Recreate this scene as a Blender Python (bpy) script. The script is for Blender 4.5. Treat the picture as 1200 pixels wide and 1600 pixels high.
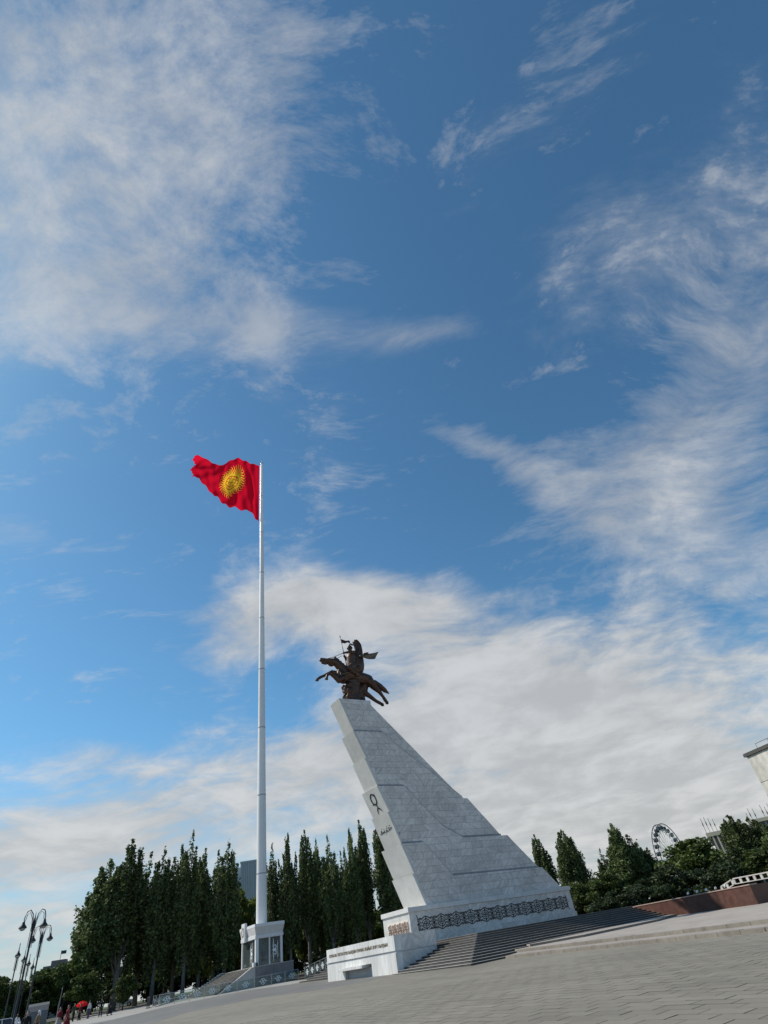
import bpy, bmesh, math, random
import numpy as np
from mathutils import Vector, Matrix, Euler
random.seed(7)
for o in list(bpy.data.objects): bpy.data.objects.remove(o)
SC = bpy.context.scene
COL = SC.collection
R = math.radians

# ------------------------------------------------------------------ camera
cd = bpy.data.cameras.new('camera'); cam = bpy.data.objects.new('camera', cd); COL.objects.link(cam)
cd.sensor_fit = 'VERTICAL'; cd.sensor_height = 24.0; cd.sensor_width = 18.0
cd.lens = 24.0 * 854 / 1600; cd.clip_start = 0.1; cd.clip_end = 6000
AX = Vector((0.98402, 0.11126, -0.13902)); AD = Vector((-0.17806, 0.61487, -0.76826)); AF = Vector((0, 0.78074, 0.62485))
EYE = Vector((0, 0, 1.7))
cam.matrix_world = Matrix(((AX.x, -AD.x, -AF.x, EYE.x), (AX.y, -AD.y, -AF.y, EYE.y), (AX.z, -AD.z, -AF.z, EYE.z), (0, 0, 0, 1)))
SC.camera = cam
SC.render.engine = 'CYCLES'
SC.view_settings.view_transform = 'Standard'; SC.view_settings.look = 'None'
SC.view_settings.gamma = 1.0; SC.view_settings.use_curve_mapping = False
SC.view_settings.exposure = 0.05
# ------------------------------------------------------------------ sun
SUN_AZ, SUN_EL = -80.0, 44.0          # azimuth from +Y towards +X
sd = bpy.data.lights.new('sun', 'SUN'); sd.energy = 4.3; sd.angle = R(0.5); sd.color = (1.0, 0.93, 0.82)
sun = bpy.data.objects.new('sun', sd); COL.objects.link(sun)
sdir = Vector((math.sin(R(SUN_AZ)) * math.cos(R(SUN_EL)), math.cos(R(SUN_AZ)) * math.cos(R(SUN_EL)), math.sin(R(SUN_EL))))
sun.rotation_euler = sdir.to_track_quat('Z', 'Y').to_euler()
# ------------------------------------------------------------------ world: clear sky with high cirrus
W = bpy.data.worlds.new('World'); SC.world = W; W.use_nodes = True
nt = W.node_tree; nt.nodes.clear()
W.cycles.sampling_method = 'MANUAL'; W.cycles.sample_map_resolution = 512
class G:
    """tiny expression helper over a node tree"""
    def __init__(s, nt): s.nt = nt
    def node(s, t, **k):
        n = s.nt.nodes.new(t)
        for a, b in k.items(): setattr(n, a, b)
        return n
    def put(s, sock, val):
        if isinstance(val, bpy.types.NodeSocket): s.nt.links.new(val, sock)
        else: sock.default_value = val
    def m(s, op, *a, clamp=False):
        n = s.node('ShaderNodeMath', operation=op); n.use_clamp = clamp
        for i, x in enumerate(a): s.put(n.inputs[i], x)
        return n.outputs[0]
    def v(s, op, *a):
        n = s.node('ShaderNodeVectorMath', operation=op)
        for i, x in enumerate(a): s.put(n.inputs[i], x)
        return n.outputs['Value'] if op in ('DOT_PRODUCT', 'LENGTH') else n.outputs[0]
    def noise(s, vec, scale, detail=4, rough=0.5, dist=0.0, out=0, dim='3D'):
        n = s.node('ShaderNodeTexNoise', noise_dimensions=dim); s.put(n.inputs['Vector'], vec)
        n.inputs['Scale'].default_value = scale; n.inputs['Detail'].default_value = detail
        n.inputs['Roughness'].default_value = rough; n.inputs['Distortion'].default_value = dist
        return n.outputs[out]
    def ramp(s, x, a, b, lo=0.0, hi=1.0, smooth=True):
        n = s.node('ShaderNodeMapRange'); n.interpolation_type = 'SMOOTHSTEP' if smooth else 'LINEAR'
        s.put(n.inputs[0], x); n.inputs[1].default_value = a; n.inputs[2].default_value = b; n.inputs[3].default_value = lo; n.inputs[4].default_value = hi
        return n.outputs[0]
    def mix(s, f, a, b):
        n = s.node('ShaderNodeMix', data_type='RGBA'); s.put(n.inputs[0], f); s.put(n.inputs[6], a); s.put(n.inputs[7], b)
        return n.outputs[2]
g = G(nt)
tc = g.node('ShaderNodeTexCoord'); D = tc.outputs['Generated']
sky = g.node('ShaderNodeTexSky', sky_type='NISHITA'); sky.sun_disc = False
sky.sun_elevation = R(SUN_EL); sky.sun_rotation = R(SUN_AZ); sky.altitude = 800; sky.air_density = 1.0; sky.dust_density = 0.8; sky.ozone_density = 1.2
sep = g.node('ShaderNodeSeparateXYZ'); nt.links.new(D, sep.inputs[0])
h = g.m('ADD', g.m('MAXIMUM', sep.outputs[2], 0.0), 0.16)
plane = g.node('ShaderNodeCombineXYZ'); g.put(plane.inputs[0], g.m('DIVIDE', sep.outputs[0], h)); g.put(plane.inputs[1], g.m('DIVIDE', sep.outputs[1], h))
P = plane.outputs[0]
def sdirn(px, py):
    return (AX * (px - 600) + AD * (py - 800) + AF * 854).normalized()
def bank(px, py, sx, sy, ang=0):
    """an elliptical cloud bank round a direction of the sky; sx, sy half widths in degrees-like units"""
    c = sdirn(px, py)
    e1 = sdirn(px + 10 * math.cos(R(ang)), py + 10 * math.sin(R(ang))) - c; e1.normalize()
    e2 = c.cross(e1).normalized(); k = 854.0
    mp = g.node('ShaderNodeMapping', vector_type='TEXTURE'); g.put(mp.inputs[0], D)
    mp.inputs['Rotation'].default_value = Matrix((e1, e2, c)).transposed().to_euler(); mp.inputs['Scale'].default_value = (sx / k, sy / k, 1e4)
    return g.m('POWER', math.exp(-1), g.v('DOT_PRODUCT', mp.outputs[0], mp.outputs[0]))
def total(l):
    s = 0.0
    for amp, *b in l: s = g.m('MULTIPLY_ADD', bank(*b), amp, s)
    return s
def n2(*a, **k): return g.noise(*a, dim='2D', **k)
warp = g.v('SCALE', g.v('SUBTRACT', n2(P, 1.6, 2, 0.5, 0, 1), (0.5, 0.5, 0.5))); warp.node.inputs['Scale'].default_value = 0.30
PW = g.v('ADD', P, warp)
def stretched(ang, sx, sy):
    mp = g.node('ShaderNodeMapping'); g.put(mp.inputs[0], PW); mp.inputs['Rotation'].default_value = (0, 0, R(ang)); mp.inputs['Scale'].default_value = (sx, sy, 1)
    return mp.outputs[0]
n_puff = n2(stretched(20, 1.0, 1.5), 13.0, 7, 0.70)
n_soft = n2(PW, 3.2, 7, 0.6)
n_str = n2(stretched(-35, 1.0, 2.2), 4.0, 6, 0.64)
n_str2 = n2(stretched(40, 1.0, 2.6), 4.6, 8, 0.68)
n_low = n2(P, 0.9, 2, 0.5)
puff = total([(0.50, 40, 200, 230, 320, 0), (0.36, 240, 300, 200, 130, -25), (0.30, 100, 430, 220, 60, 5), (0.32, 290, 90, 260, 120, -20)])
veil = total([(0.36, 330, 500, 330, 40, 4), (0.32, 400, 500, 32, 90, -8), (0.26, 640, 520, 160, 28, -6), (0.38, 30, 835, 70, 26, 8), (0.30, 1130, 430, 130, 140, -50),
              (0.20, 900, 330, 230, 160, -30), (0.30, 150, 520, 200, 60, 0)])
streak = total([(0.42, 735, 690, 110, 20, 22), (0.38, 850, 760, 130, 28, 34), (0.44, 1080, 690, 230, 95, -42), (0.5, 1080, 830, 230, 90, 24), (0.26, 1130, 520, 80, 170, 28)])
mass = total([(0.60, 430, 950, 110, 55, 3), (0.58, 580, 950, 160, 62, 4), (0.5, 350, 1010, 60, 55, 0), (0.72, 780, 1090, 270, 110, 28), (0.75, 1030, 1040, 260, 120, -18), (0.55, 960, 1230, 330, 95, 10),
              (0.5, 560, 1190, 170, 90, 5), (0.62, 250, 1250, 270, 62, -12), (0.40, 160, 1175, 80, 26, 0), (0.55, 60, 1340, 200, 48, -6), (0.4, 80, 1450, 200, 50, -8), (0.5, 800, 1290, 330, 70, -6),
              (-0.42, 860, 1170, 75, 18, -22), (-0.40, 745, 1205, 60, 22, 10), (-0.35, 440, 1090, 50, 34, 0), (-0.30, 1150, 960, 110, 30, -30), (-0.35, 60, 1395, 110, 16, -8)])
base = g.ramp(n_low, 0.5, 0.8, -0.06, 0.08)
c1 = g.m('MULTIPLY', g.ramp(g.m('ADD', puff, g.m('MULTIPLY', g.m('ADD', g.m('MULTIPLY', n_puff, 0.7), g.m('ADD', g.m('MULTIPLY', n_str, 0.4), g.m('MULTIPLY', n_soft, 0.3))), 1.9)), 1.52, 2.45, smooth=False), 0.78)
c2 = g.m('MULTIPLY', g.ramp(g.m('ADD', g.m('ADD', veil, base), g.m('MULTIPLY', g.m('ADD', n_soft, n_str2), 0.8)), 0.86, 1.75), 0.62)
c3 = g.m('MULTIPLY', g.ramp(g.m('ADD', streak, g.m('MULTIPLY', g.m('ADD', g.m('MULTIPLY', n_str2, 0.6), g.m('MULTIPLY', n_soft, 0.4)), 2.0)), 1.15, 2.25, smooth=False), 0.92)
c4 = g.ramp(g.m('ADD', mass, g.m('MULTIPLY', g.m('ADD', g.m('MULTIPLY', n_soft, 0.62), g.m('MULTIPLY', n_str, 0.38)), 1.9)), 1.15, 1.95)
c5 = g.m('MULTIPLY', g.ramp(sep.outputs[2], 0.0, 0.34, 1.0, 0.0), g.ramp(n_soft, 0.25, 0.75, 0.74, 1.0))   # layers close up towards the horizon
inv = lambda x: g.m('SUBTRACT', 1.0, x)
cover = inv(g.m('MULTIPLY', g.m('MULTIPLY', inv(c1), inv(c2)), g.m('MULTIPLY', inv(c3), inv(c4))))
cover = inv(g.m('MULTIPLY', inv(g.m('MULTIPLY', cover, 0.9)), inv(c5)))
shade = g.ramp(n_soft, 0.3, 0.75, 0.84, 1.1)
ccol = g.node('ShaderNodeVectorMath', operation='SCALE'); ccol.inputs[0].default_value = (4.9, 4.95, 4.95); nt.links.new(shade, ccol.inputs['Scale'])
clear = g.v('MULTIPLY', sky.outputs[0], (0.60, 1.0, 1.10))
skyc = g.mix(cover, clear, ccol.outputs[0])
bg = g.node('ShaderNodeBackground'); nt.links.new(skyc, bg.inputs[0]); bg.inputs[1].default_value = 0.118
wo = g.node('ShaderNodeOutputWorld'); nt.links.new(bg.outputs[0], wo.inputs[0])

# ------------------------------------------------------------------ materials
MATS = {}
def mat(name, col, rough=0.7, var=0.15, scale=3.0, bump=0.0, metal=0.0, col2=None, stretch=(1, 1, 1), spec=0.4, coords='Object', detail=6, bscale=None):
    m = bpy.data.materials.new(name); m.use_nodes = True; t = m.node_tree; gg = G(t)
    b = t.nodes['Principled BSDF']; b.inputs['Roughness'].default_value = rough; b.inputs['Metallic'].default_value = metal
    b.inputs['Specular IOR Level'].default_value = spec
    c = gg.node('ShaderNodeTexCoord').outputs[coords]
    mp = gg.node('ShaderNodeMapping'); gg.put(mp.inputs[0], c); mp.inputs['Scale'].default_value = stretch
    n = gg.noise(mp.outputs[0], scale, detail, 0.6)
    n2 = gg.noise(mp.outputs[0], scale * 0.13, 3, 0.5)
    f = gg.ramp(gg.m('ADD', gg.m('MULTIPLY', n, 0.6), gg.m('MULTIPLY', n2, 0.4)), 0.32, 0.68)
    lo = tuple(x * (1 - var) for x in col) if col2 is None else col2
    hi = tuple(min(1, x * (1 + var)) for x in col) if col2 is None else col
    x = gg.mix(f, (*lo, 1), (*hi, 1))
    oi = gg.node('ShaderNodeObjectInfo')
    hs = gg.node('ShaderNodeHueSaturation'); gg.put(hs.inputs['Color'], x); gg.put(hs.inputs['Value'], gg.ramp(oi.outputs['Random'], 0, 1, 0.93, 1.07, False))
    t.links.new(hs.outputs[0], b.inputs['Base Color'])
    t.links.new(gg.ramp(n, 0.3, 0.7, max(0.02, rough - 0.08), min(1, rough + 0.08)), b.inputs['Roughness'])
    if bump:
        bn = gg.node('ShaderNodeBump'); bn.inputs['Strength'].default_value = bump; bn.inputs['Distance'].default_value = 0.03
        gg.put(bn.inputs['Height'], gg.noise(mp.outputs[0], bscale or scale * 3, 5, 0.6)); t.links.new(bn.outputs[0], b.inputs['Normal'])
    MATS[name] = m; return m

def marble(name, col, vein, rough=0.45, tile=False):
    """cut stone whose veins run another way in every slab"""
    m = bpy.data.materials.new(name); m.use_nodes = True; t = m.node_tree; gg = G(t)
    b = t.nodes['Principled BSDF']; b.inputs['Roughness'].default_value = rough
    c = gg.node('ShaderNodeTexCoord').outputs['Object']
    rnd = gg.node('ShaderNodeObjectInfo').outputs['Random']
    vr = gg.node('ShaderNodeVectorRotate'); vr.rotation_type = 'Y_AXIS'; gg.put(vr.inputs['Vector'], c)
    side = gg.m('GREATER_THAN', gg.m('FRACT', gg.m('MULTIPLY', rnd, 7.31)), 0.42)
    gg.put(vr.inputs['Angle'], gg.m('ADD', gg.m('MULTIPLY', side, 1.5), gg.m('ADD', gg.m('MULTIPLY', rnd, 0.5), -1.0)))
    off = gg.node('ShaderNodeCombineXYZ'); gg.put(off.inputs[0], gg.m('MULTIPLY', rnd, 37.0)); gg.put(off.inputs[2], gg.m('MULTIPLY', rnd, 91.0))
    v = gg.v('ADD', vr.outputs[0], off.outputs[0])
    mp = gg.node('ShaderNodeMapping'); gg.put(mp.inputs[0], v); mp.inputs['Scale'].default_value = (0.4, 1.0, 2.4)
    n = gg.noise(mp.outputs[0], 1.5, 8, 0.66, 0.9)
    fine = gg.noise(mp.outputs[0], 6.0, 6, 0.7, 0.4)
    big = gg.noise(c, 0.25, 4, 0.5)
    f = gg.ramp(gg.m('ADD', gg.m('MULTIPLY', n, 0.7), gg.m('MULTIPLY', fine, 0.3)), 0.36, 0.62)
    x = gg.mix(f, (*vein, 1), (*col, 1))
    val = gg.m('ADD', gg.m('MULTIPLY', gg.m('FRACT', gg.m('MULTIPLY', rnd, 13.7)), 0.20), gg.ramp(big, 0.3, 0.7, 0.84, 0.98))
    hs = gg.node('ShaderNodeHueSaturation'); gg.put(hs.inputs['Color'], x); gg.put(hs.inputs['Value'], val)
    t.links.new(hs.outputs[0], b.inputs['Base Color'])
    bn = gg.node('ShaderNodeBump'); bn.inputs['Strength'].default_value = 0.15; bn.inputs['Distance'].default_value = 0.02
    gg.put(bn.inputs['Height'], fine); t.links.new(bn.outputs[0], b.inputs['Normal'])
    MATS[name] = m; return m

def glass(name, tint=(0.75, 0.85, 0.85), dens=0.25):
    m = bpy.data.materials.new(name); m.use_nodes = True; t = m.node_tree; gg = G(t); t.nodes.clear()
    tr = gg.node('ShaderNodeBsdfTransparent'); tr.inputs[0].default_value = (*tint, 1)
    gl = gg.node('ShaderNodeBsdfGlossy'); gl.inputs['Roughness'].default_value = 0.03
    df = gg.node('ShaderNodeBsdfDiffuse'); df.inputs[0].default_value = (0.35, 0.42, 0.42, 1)
    fr = gg.node('ShaderNodeFresnel'); fr.inputs[0].default_value = 1.5
    a = gg.node('ShaderNodeMixShader'); a.inputs[0].default_value = dens; t.links.new(tr.outputs[0], a.inputs[1]); t.links.new(df.outputs[0], a.inputs[2])
    b = gg.node('ShaderNodeMixShader'); t.links.new(fr.outputs[0], b.inputs[0]); t.links.new(a.outputs[0], b.inputs[1]); t.links.new(gl.outputs[0], b.inputs[2])
    o = gg.node('ShaderNodeOutputMaterial'); t.links.new(b.outputs[0], o.inputs[0]); MATS[name] = m; return m

def leafmat(name, a, b, trans=0.25):
    m = bpy.data.materials.new(name); m.use_nodes = True; t = m.node_tree; gg = G(t); t.nodes.clear()
    geo = gg.node('ShaderNodeNewGeometry'); c = gg.node('ShaderNodeTexCoord').outputs['Object']
    f = gg.m('ADD', gg.m('MULTIPLY', geo.outputs['Random Per Island'], 0.6), gg.m('MULTIPLY', gg.noise(c, 0.55, 4, 0.6), 0.5))
    col = gg.mix(gg.ramp(f, 0.2, 0.85), (*a, 1), (*b, 1))
    hs = gg.node('ShaderNodeHueSaturation'); gg.put(hs.inputs['Color'], col); gg.put(hs.inputs['Value'], gg.ramp(gg.node('ShaderNodeObjectInfo').outputs['Random'], 0, 1, 0.8, 1.2, False))
    pr = gg.node('ShaderNodeBsdfPrincipled'); pr.inputs['Roughness'].default_value = 0.55; pr.inputs['Specular IOR Level'].default_value = 0.3; gg.put(pr.inputs['Base Color'], hs.outputs[0])
    tl = gg.node('ShaderNodeBsdfTranslucent'); gg.put(tl.inputs[0], hs.outputs[0])
    mx = gg.node('ShaderNodeMixShader'); mx.inputs[0].default_value = trans; t.links.new(pr.outputs[0], mx.inputs[1]); t.links.new(tl.outputs[0], mx.inputs[2])
    o = gg.node('ShaderNodeOutputMaterial'); t.links.new(mx.outputs[0], o.inputs[0]); MATS[name] = m; return m

marble('marble_side', (0.66, 0.635, 0.60), (0.44, 0.425, 0.405))
mat('stone_front', (0.56, 0.555, 0.53), 0.6, 0.09, 1.2, 0.1)
mat('stone_trim', (0.60, 0.59, 0.57), 0.55, 0.10, 1.6, 0.1)
mat('wall_marble', (0.64, 0.635, 0.62), 0.5, 0.17, 2.0, 0.08, stretch=(1, 1.6, 0.25))
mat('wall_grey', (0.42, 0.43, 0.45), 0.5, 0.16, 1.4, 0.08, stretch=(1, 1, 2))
mat('ledge_shade_grey', (0.27, 0.27, 0.275), 0.7, 0.2, 2.0)  # painted shade tone for the strips above the monument's ledges
mat('joint_dark', (0.20, 0.20, 0.205), 0.9, 0.2)
mat('iron_black', (0.012, 0.012, 0.014), 0.5, 0.2, spec=0.4)
mat('rust_red', (0.30, 0.21, 0.17), 0.6, 0.25)
mat('cream', (0.66, 0.60, 0.52), 0.7, 0.08)
mat('gilt_letter', (0.20, 0.145, 0.075), 0.5, 0.2)
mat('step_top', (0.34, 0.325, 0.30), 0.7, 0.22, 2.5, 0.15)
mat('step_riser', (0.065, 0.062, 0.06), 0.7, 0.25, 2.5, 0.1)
mat('kerb', (0.21, 0.185, 0.155), 0.75, 0.18, 3.0, 0.2)
mat('terrace', (0.32, 0.285, 0.25), 0.75, 0.16, 0.9, 0.1)
mat('red_granite', (0.085, 0.040, 0.030), 0.42, 0.25, 2.2, 0.06)
mat('red_granite_top', (0.36, 0.26, 0.22), 0.55, 0.15, 3)
mat('platform_grey', (0.20, 0.20, 0.20), 0.6, 0.25, 2.0, 0.1, stretch=(1, 1, 0.5))
mat('white_paint', (0.74, 0.74, 0.73), 0.5, 0.04, 0.5)
mat('white_clad', (0.70, 0.71, 0.72), 0.4, 0.05, 1.5)
mat('pale_stone', (0.52, 0.50, 0.47), 0.6, 0.12, 2.0, 0.1)
mat('frost', (0.78, 0.84, 0.83), 0.6, 0.05)
mat('steel', (0.45, 0.46, 0.47), 0.3, 0.1, metal=0.9)
mat('dark_steel', (0.03, 0.032, 0.035), 0.45, 0.2)
mat('bronze', (0.080, 0.046, 0.032), 0.40, 0.4, 3.0, 0.4, metal=0.55, bscale=7)
mat('bronze_light', (0.14, 0.11, 0.075), 0.42, 0.3, 3.0, 0.2, metal=0.5)
mat('bark_pale', (0.17, 0.165, 0.145), 0.9, 0.3, 4.0, 0.3, stretch=(1, 1, 0.3))
mat('bark_dark', (0.07, 0.06, 0.05), 0.9, 0.3, 4.0, 0.3, stretch=(1, 1, 0.3))
leafmat('leaf_poplar', (0.032, 0.056, 0.018), (0.165, 0.21, 0.075), 0.30)
leafmat('leaf_broad', (0.028, 0.050, 0.013), (0.10, 0.14, 0.034), 0.30)
leafmat('leaf_lime', (0.10, 0.145, 0.025), (0.24, 0.28, 0.06), 0.45)
leafmat('leaf_dark', (0.016, 0.028, 0.011), (0.055, 0.08, 0.028), 0.18)
mat('grout', (0.115, 0.104, 0.085), 0.9, 0.5, 0.8)
mat('lawn', (0.05, 0.085, 0.02), 0.9, 0.3, 2.0, 0.3)
mat('soil', (0.07, 0.06, 0.045), 0.95, 0.3, 1.0)
mat('strip_pale', (0.33, 0.32, 0.295), 0.8, 0.12, 1.5)
mat('band_grey', (0.165, 0.16, 0.15), 0.8, 0.18, 0.6, 0.1)
mat('tower_light', (0.46, 0.50, 0.54), 0.4, 0.05, 0.3)
mat('tower_grey', (0.36, 0.39, 0.42), 0.4, 0.08, 0.3)
mat('window_dark', (0.05, 0.06, 0.075), 0.15, 0.2, 0.5, spec=0.6)
mat('museum', (0.50, 0.485, 0.43), 0.75, 0.26, 0.8, 0.2, stretch=(1, 1, 0.6))
mat('soffit', (0.07, 0.068, 0.062), 0.8, 0.2)
mat('fin_cream', (0.50, 0.45, 0.33), 0.7, 0.12, 0.5)
mat('fin_grey', (0.27, 0.26, 0.25), 0.7, 0.15, 0.5)
mat('canvas', (0.13, 0.135, 0.14), 0.8, 0.1)
mat('flower_red', (0.42, 0.012, 0.018), 0.7, 0.3)
mat('skin', (0.46, 0.28, 0.20), 0.6, 0.06)
mat('hair', (0.015, 0.012, 0.01), 0.5, 0.2)
mat('tyre', (0.02, 0.02, 0.02), 0.8, 0.1)
mat('car_white', (0.72, 0.73, 0.74), 0.25, 0.03, spec=0.6)
mat('car_silver', (0.35, 0.36, 0.37), 0.25, 0.03, spec=0.6)
mat('lamp_glass', (0.30, 0.31, 0.31), 0.3, 0.05)
mat('shoe', (0.02, 0.018, 0.016), 0.6, 0.1)
mat('roof_plain', (0.18, 0.17, 0.16), 0.8, 0.2)
for n, c in dict(cloth_black=(0.012, 0.012, 0.014), cloth_maroon=(0.17, 0.012, 0.02), cloth_grey=(0.36, 0.34, 0.33), cloth_white=(0.66, 0.67, 0.70), cloth_blue=(0.04, 0.06, 0.14), cloth_olive=(0.05, 0.055, 0.035), cloth_tan=(0.25, 0.18, 0.11)).items(): mat(n, c, 0.85, 0.12, 9)
glass('glass_booth', (0.62, 0.70, 0.70), 0.16); glass('glass_rail', (0.80, 0.87, 0.86), 0.12)
M = MATS

def plaza_mat():
    m = bpy.data.materials.new('plaza'); m.use_nodes = True; t = m.node_tree; gg = G(t); b = t.nodes['Principled BSDF']
    c = gg.node('ShaderNodeTexCoord').outputs['Object']
    mp = gg.node('ShaderNodeMapping'); gg.put(mp.inputs[0], c); mp.inputs['Rotation'].default_value = (0, 0, R(-36.7 - 90))
    br = gg.node('ShaderNodeTexBrick'); gg.put(br.inputs['Vector'], mp.outputs[0]); br.inputs['Scale'].default_value = 1.0
    br.inputs['Brick Width'].default_value = 0.9; br.inputs['Row Height'].default_value = 0.45; br.inputs['Mortar Size'].default_value = 0.012
    br.inputs['Color1'].default_value = (0.0, 0, 0, 1); br.inputs['Color2'].default_value = (1, 1, 1, 1); br.inputs['Mortar'].default_value = (0.5, 0.5, 0.5, 1)
    big = gg.noise(mp.outputs[0], 0.09, 5, 0.6, 0.5); fine = gg.noise(mp.outputs[0], 4.0, 6, 0.65)
    mp2 = gg.node('ShaderNodeMapping'); gg.put(mp2.inputs[0], mp.outputs[0]); mp2.inputs['Scale'].default_value = (0.05, 0.9, 1)
    rows = gg.noise(mp2.outputs[0], 1.2, 5, 0.6)
    f = gg.m('ADD', gg.m('ADD', gg.m('MULTIPLY', br.outputs['Color'], 0.12), 0.05), gg.m('ADD', gg.m('MULTIPLY', big, 0.55), gg.m('ADD', gg.m('MULTIPLY', fine, 0.28), gg.m('ADD', gg.m('MULTIPLY', rows, 0.3), 0.13))))
    col = gg.mix(gg.ramp(f, 0.5, 1.15), (0.145, 0.130, 0.102, 1), (0.275, 0.250, 0.198, 1))
    col = gg.mix(gg.m('MULTIPLY', br.outputs['Fac'], 0.65), col, (0.09, 0.085, 0.075, 1))
    t.links.new(col, b.inputs['Base Color']); b.inputs['Roughness'].default_value = 0.75
    bn = gg.node('ShaderNodeBump'); bn.inputs['Strength'].default_value = 0.3; bn.inputs['Distance'].default_value = 0.01
    gg.put(bn.inputs['Height'], gg.m('SUBTRACT', fine, br.outputs['Fac'])); t.links.new(bn.outputs[0], b.inputs['Normal'])
    MATS['plaza'] = m
plaza_mat()
def paver_mat():
    m = bpy.data.materials.new('paver'); m.use_nodes = True; t = m.node_tree; gg = G(t); b = t.nodes['Principled BSDF']
    c = gg.node('ShaderNodeTexCoord').outputs['Object']; geo = gg.node('ShaderNodeNewGeometry')
    mp = gg.node('ShaderNodeMapping'); gg.put(mp.inputs[0], c); mp.inputs['Rotation'].default_value = (0, 0, R(-36.7 - 90))
    rnd = gg.node('ShaderNodeTexWhiteNoise'); rnd.noise_dimensions = '1D'
    attr = gg.node('ShaderNodeAttribute'); attr.attribute_name = 'tone'
    big = gg.noise(mp.outputs[0], 0.09, 5, 0.6, 0.5); fine = gg.noise(mp.outputs[0], 4.0, 6, 0.65); grain = gg.noise(mp.outputs[0], 60, 3, 0.6)
    mp2 = gg.node('ShaderNodeMapping'); gg.put(mp2.inputs[0], mp.outputs[0]); mp2.inputs['Scale'].default_value = (0.05, 0.9, 1)
    rows = gg.noise(mp2.outputs[0], 1.2, 5, 0.6)
    f = gg.m('ADD', gg.m('ADD', gg.m('MULTIPLY', attr.outputs['Fac'], 0.14), 0.08), gg.m('ADD', gg.m('MULTIPLY', big, 0.5), gg.m('ADD', gg.m('MULTIPLY', gg.m('ADD', fine, gg.m('MULTIPLY', grain, 0.3)), 0.24), gg.m('ADD', gg.m('MULTIPLY', rows, 0.28), 0.12))))
    col = gg.mix(gg.ramp(f, 0.5, 1.2), (0.145, 0.130, 0.102, 1), (0.275, 0.250, 0.198, 1))
    t.links.new(col, b.inputs['Base Color']); b.inputs['Roughness'].default_value = 0.72
    bn = gg.node('ShaderNodeBump'); bn.inputs['Strength'].default_value = 0.25; bn.inputs['Distance'].default_value = 0.008
    gg.put(bn.inputs['Height'], fine); t.links.new(bn.outputs[0], b.inputs['Normal'])
    MATS['paver'] = m
paver_mat()
def flag_mat(name, col):
    m = bpy.data.materials.new(name); m.use_nodes = True; t = m.node_tree; gg = G(t); t.nodes.clear()
    n = gg.noise(gg.node('ShaderNodeTexCoord').outputs['Object'], 1.5, 4)
    c = gg.mix(n, (*[x * 0.85 for x in col], 1), (*col, 1))
    a = gg.node('ShaderNodeBsdfDiffuse'); b = gg.node('ShaderNodeBsdfTranslucent'); gg.put(a.inputs[0], c); gg.put(b.inputs[0], c)
    mx = gg.node('ShaderNodeMixShader'); mx.inputs[0].default_value = 0.5; t.links.new(a.outputs[0], mx.inputs[1]); t.links.new(b.outputs[0], mx.inputs[2])
    o = gg.node('ShaderNodeOutputMaterial'); t.links.new(mx.outputs[0], o.inputs[0]); MATS[name] = m
flag_mat('flag_red', (0.80, 0.008, 0.035)); flag_mat('flag_yellow', (1.0, 0.70, 0.04)); flag_mat('flag_dark', (0.50, 0.02, 0.02))
flag_mat('umbrella_red', (0.80, 0.03, 0.03)); flag_mat('umbrella_white', (0.8, 0.78, 0.75))

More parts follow.
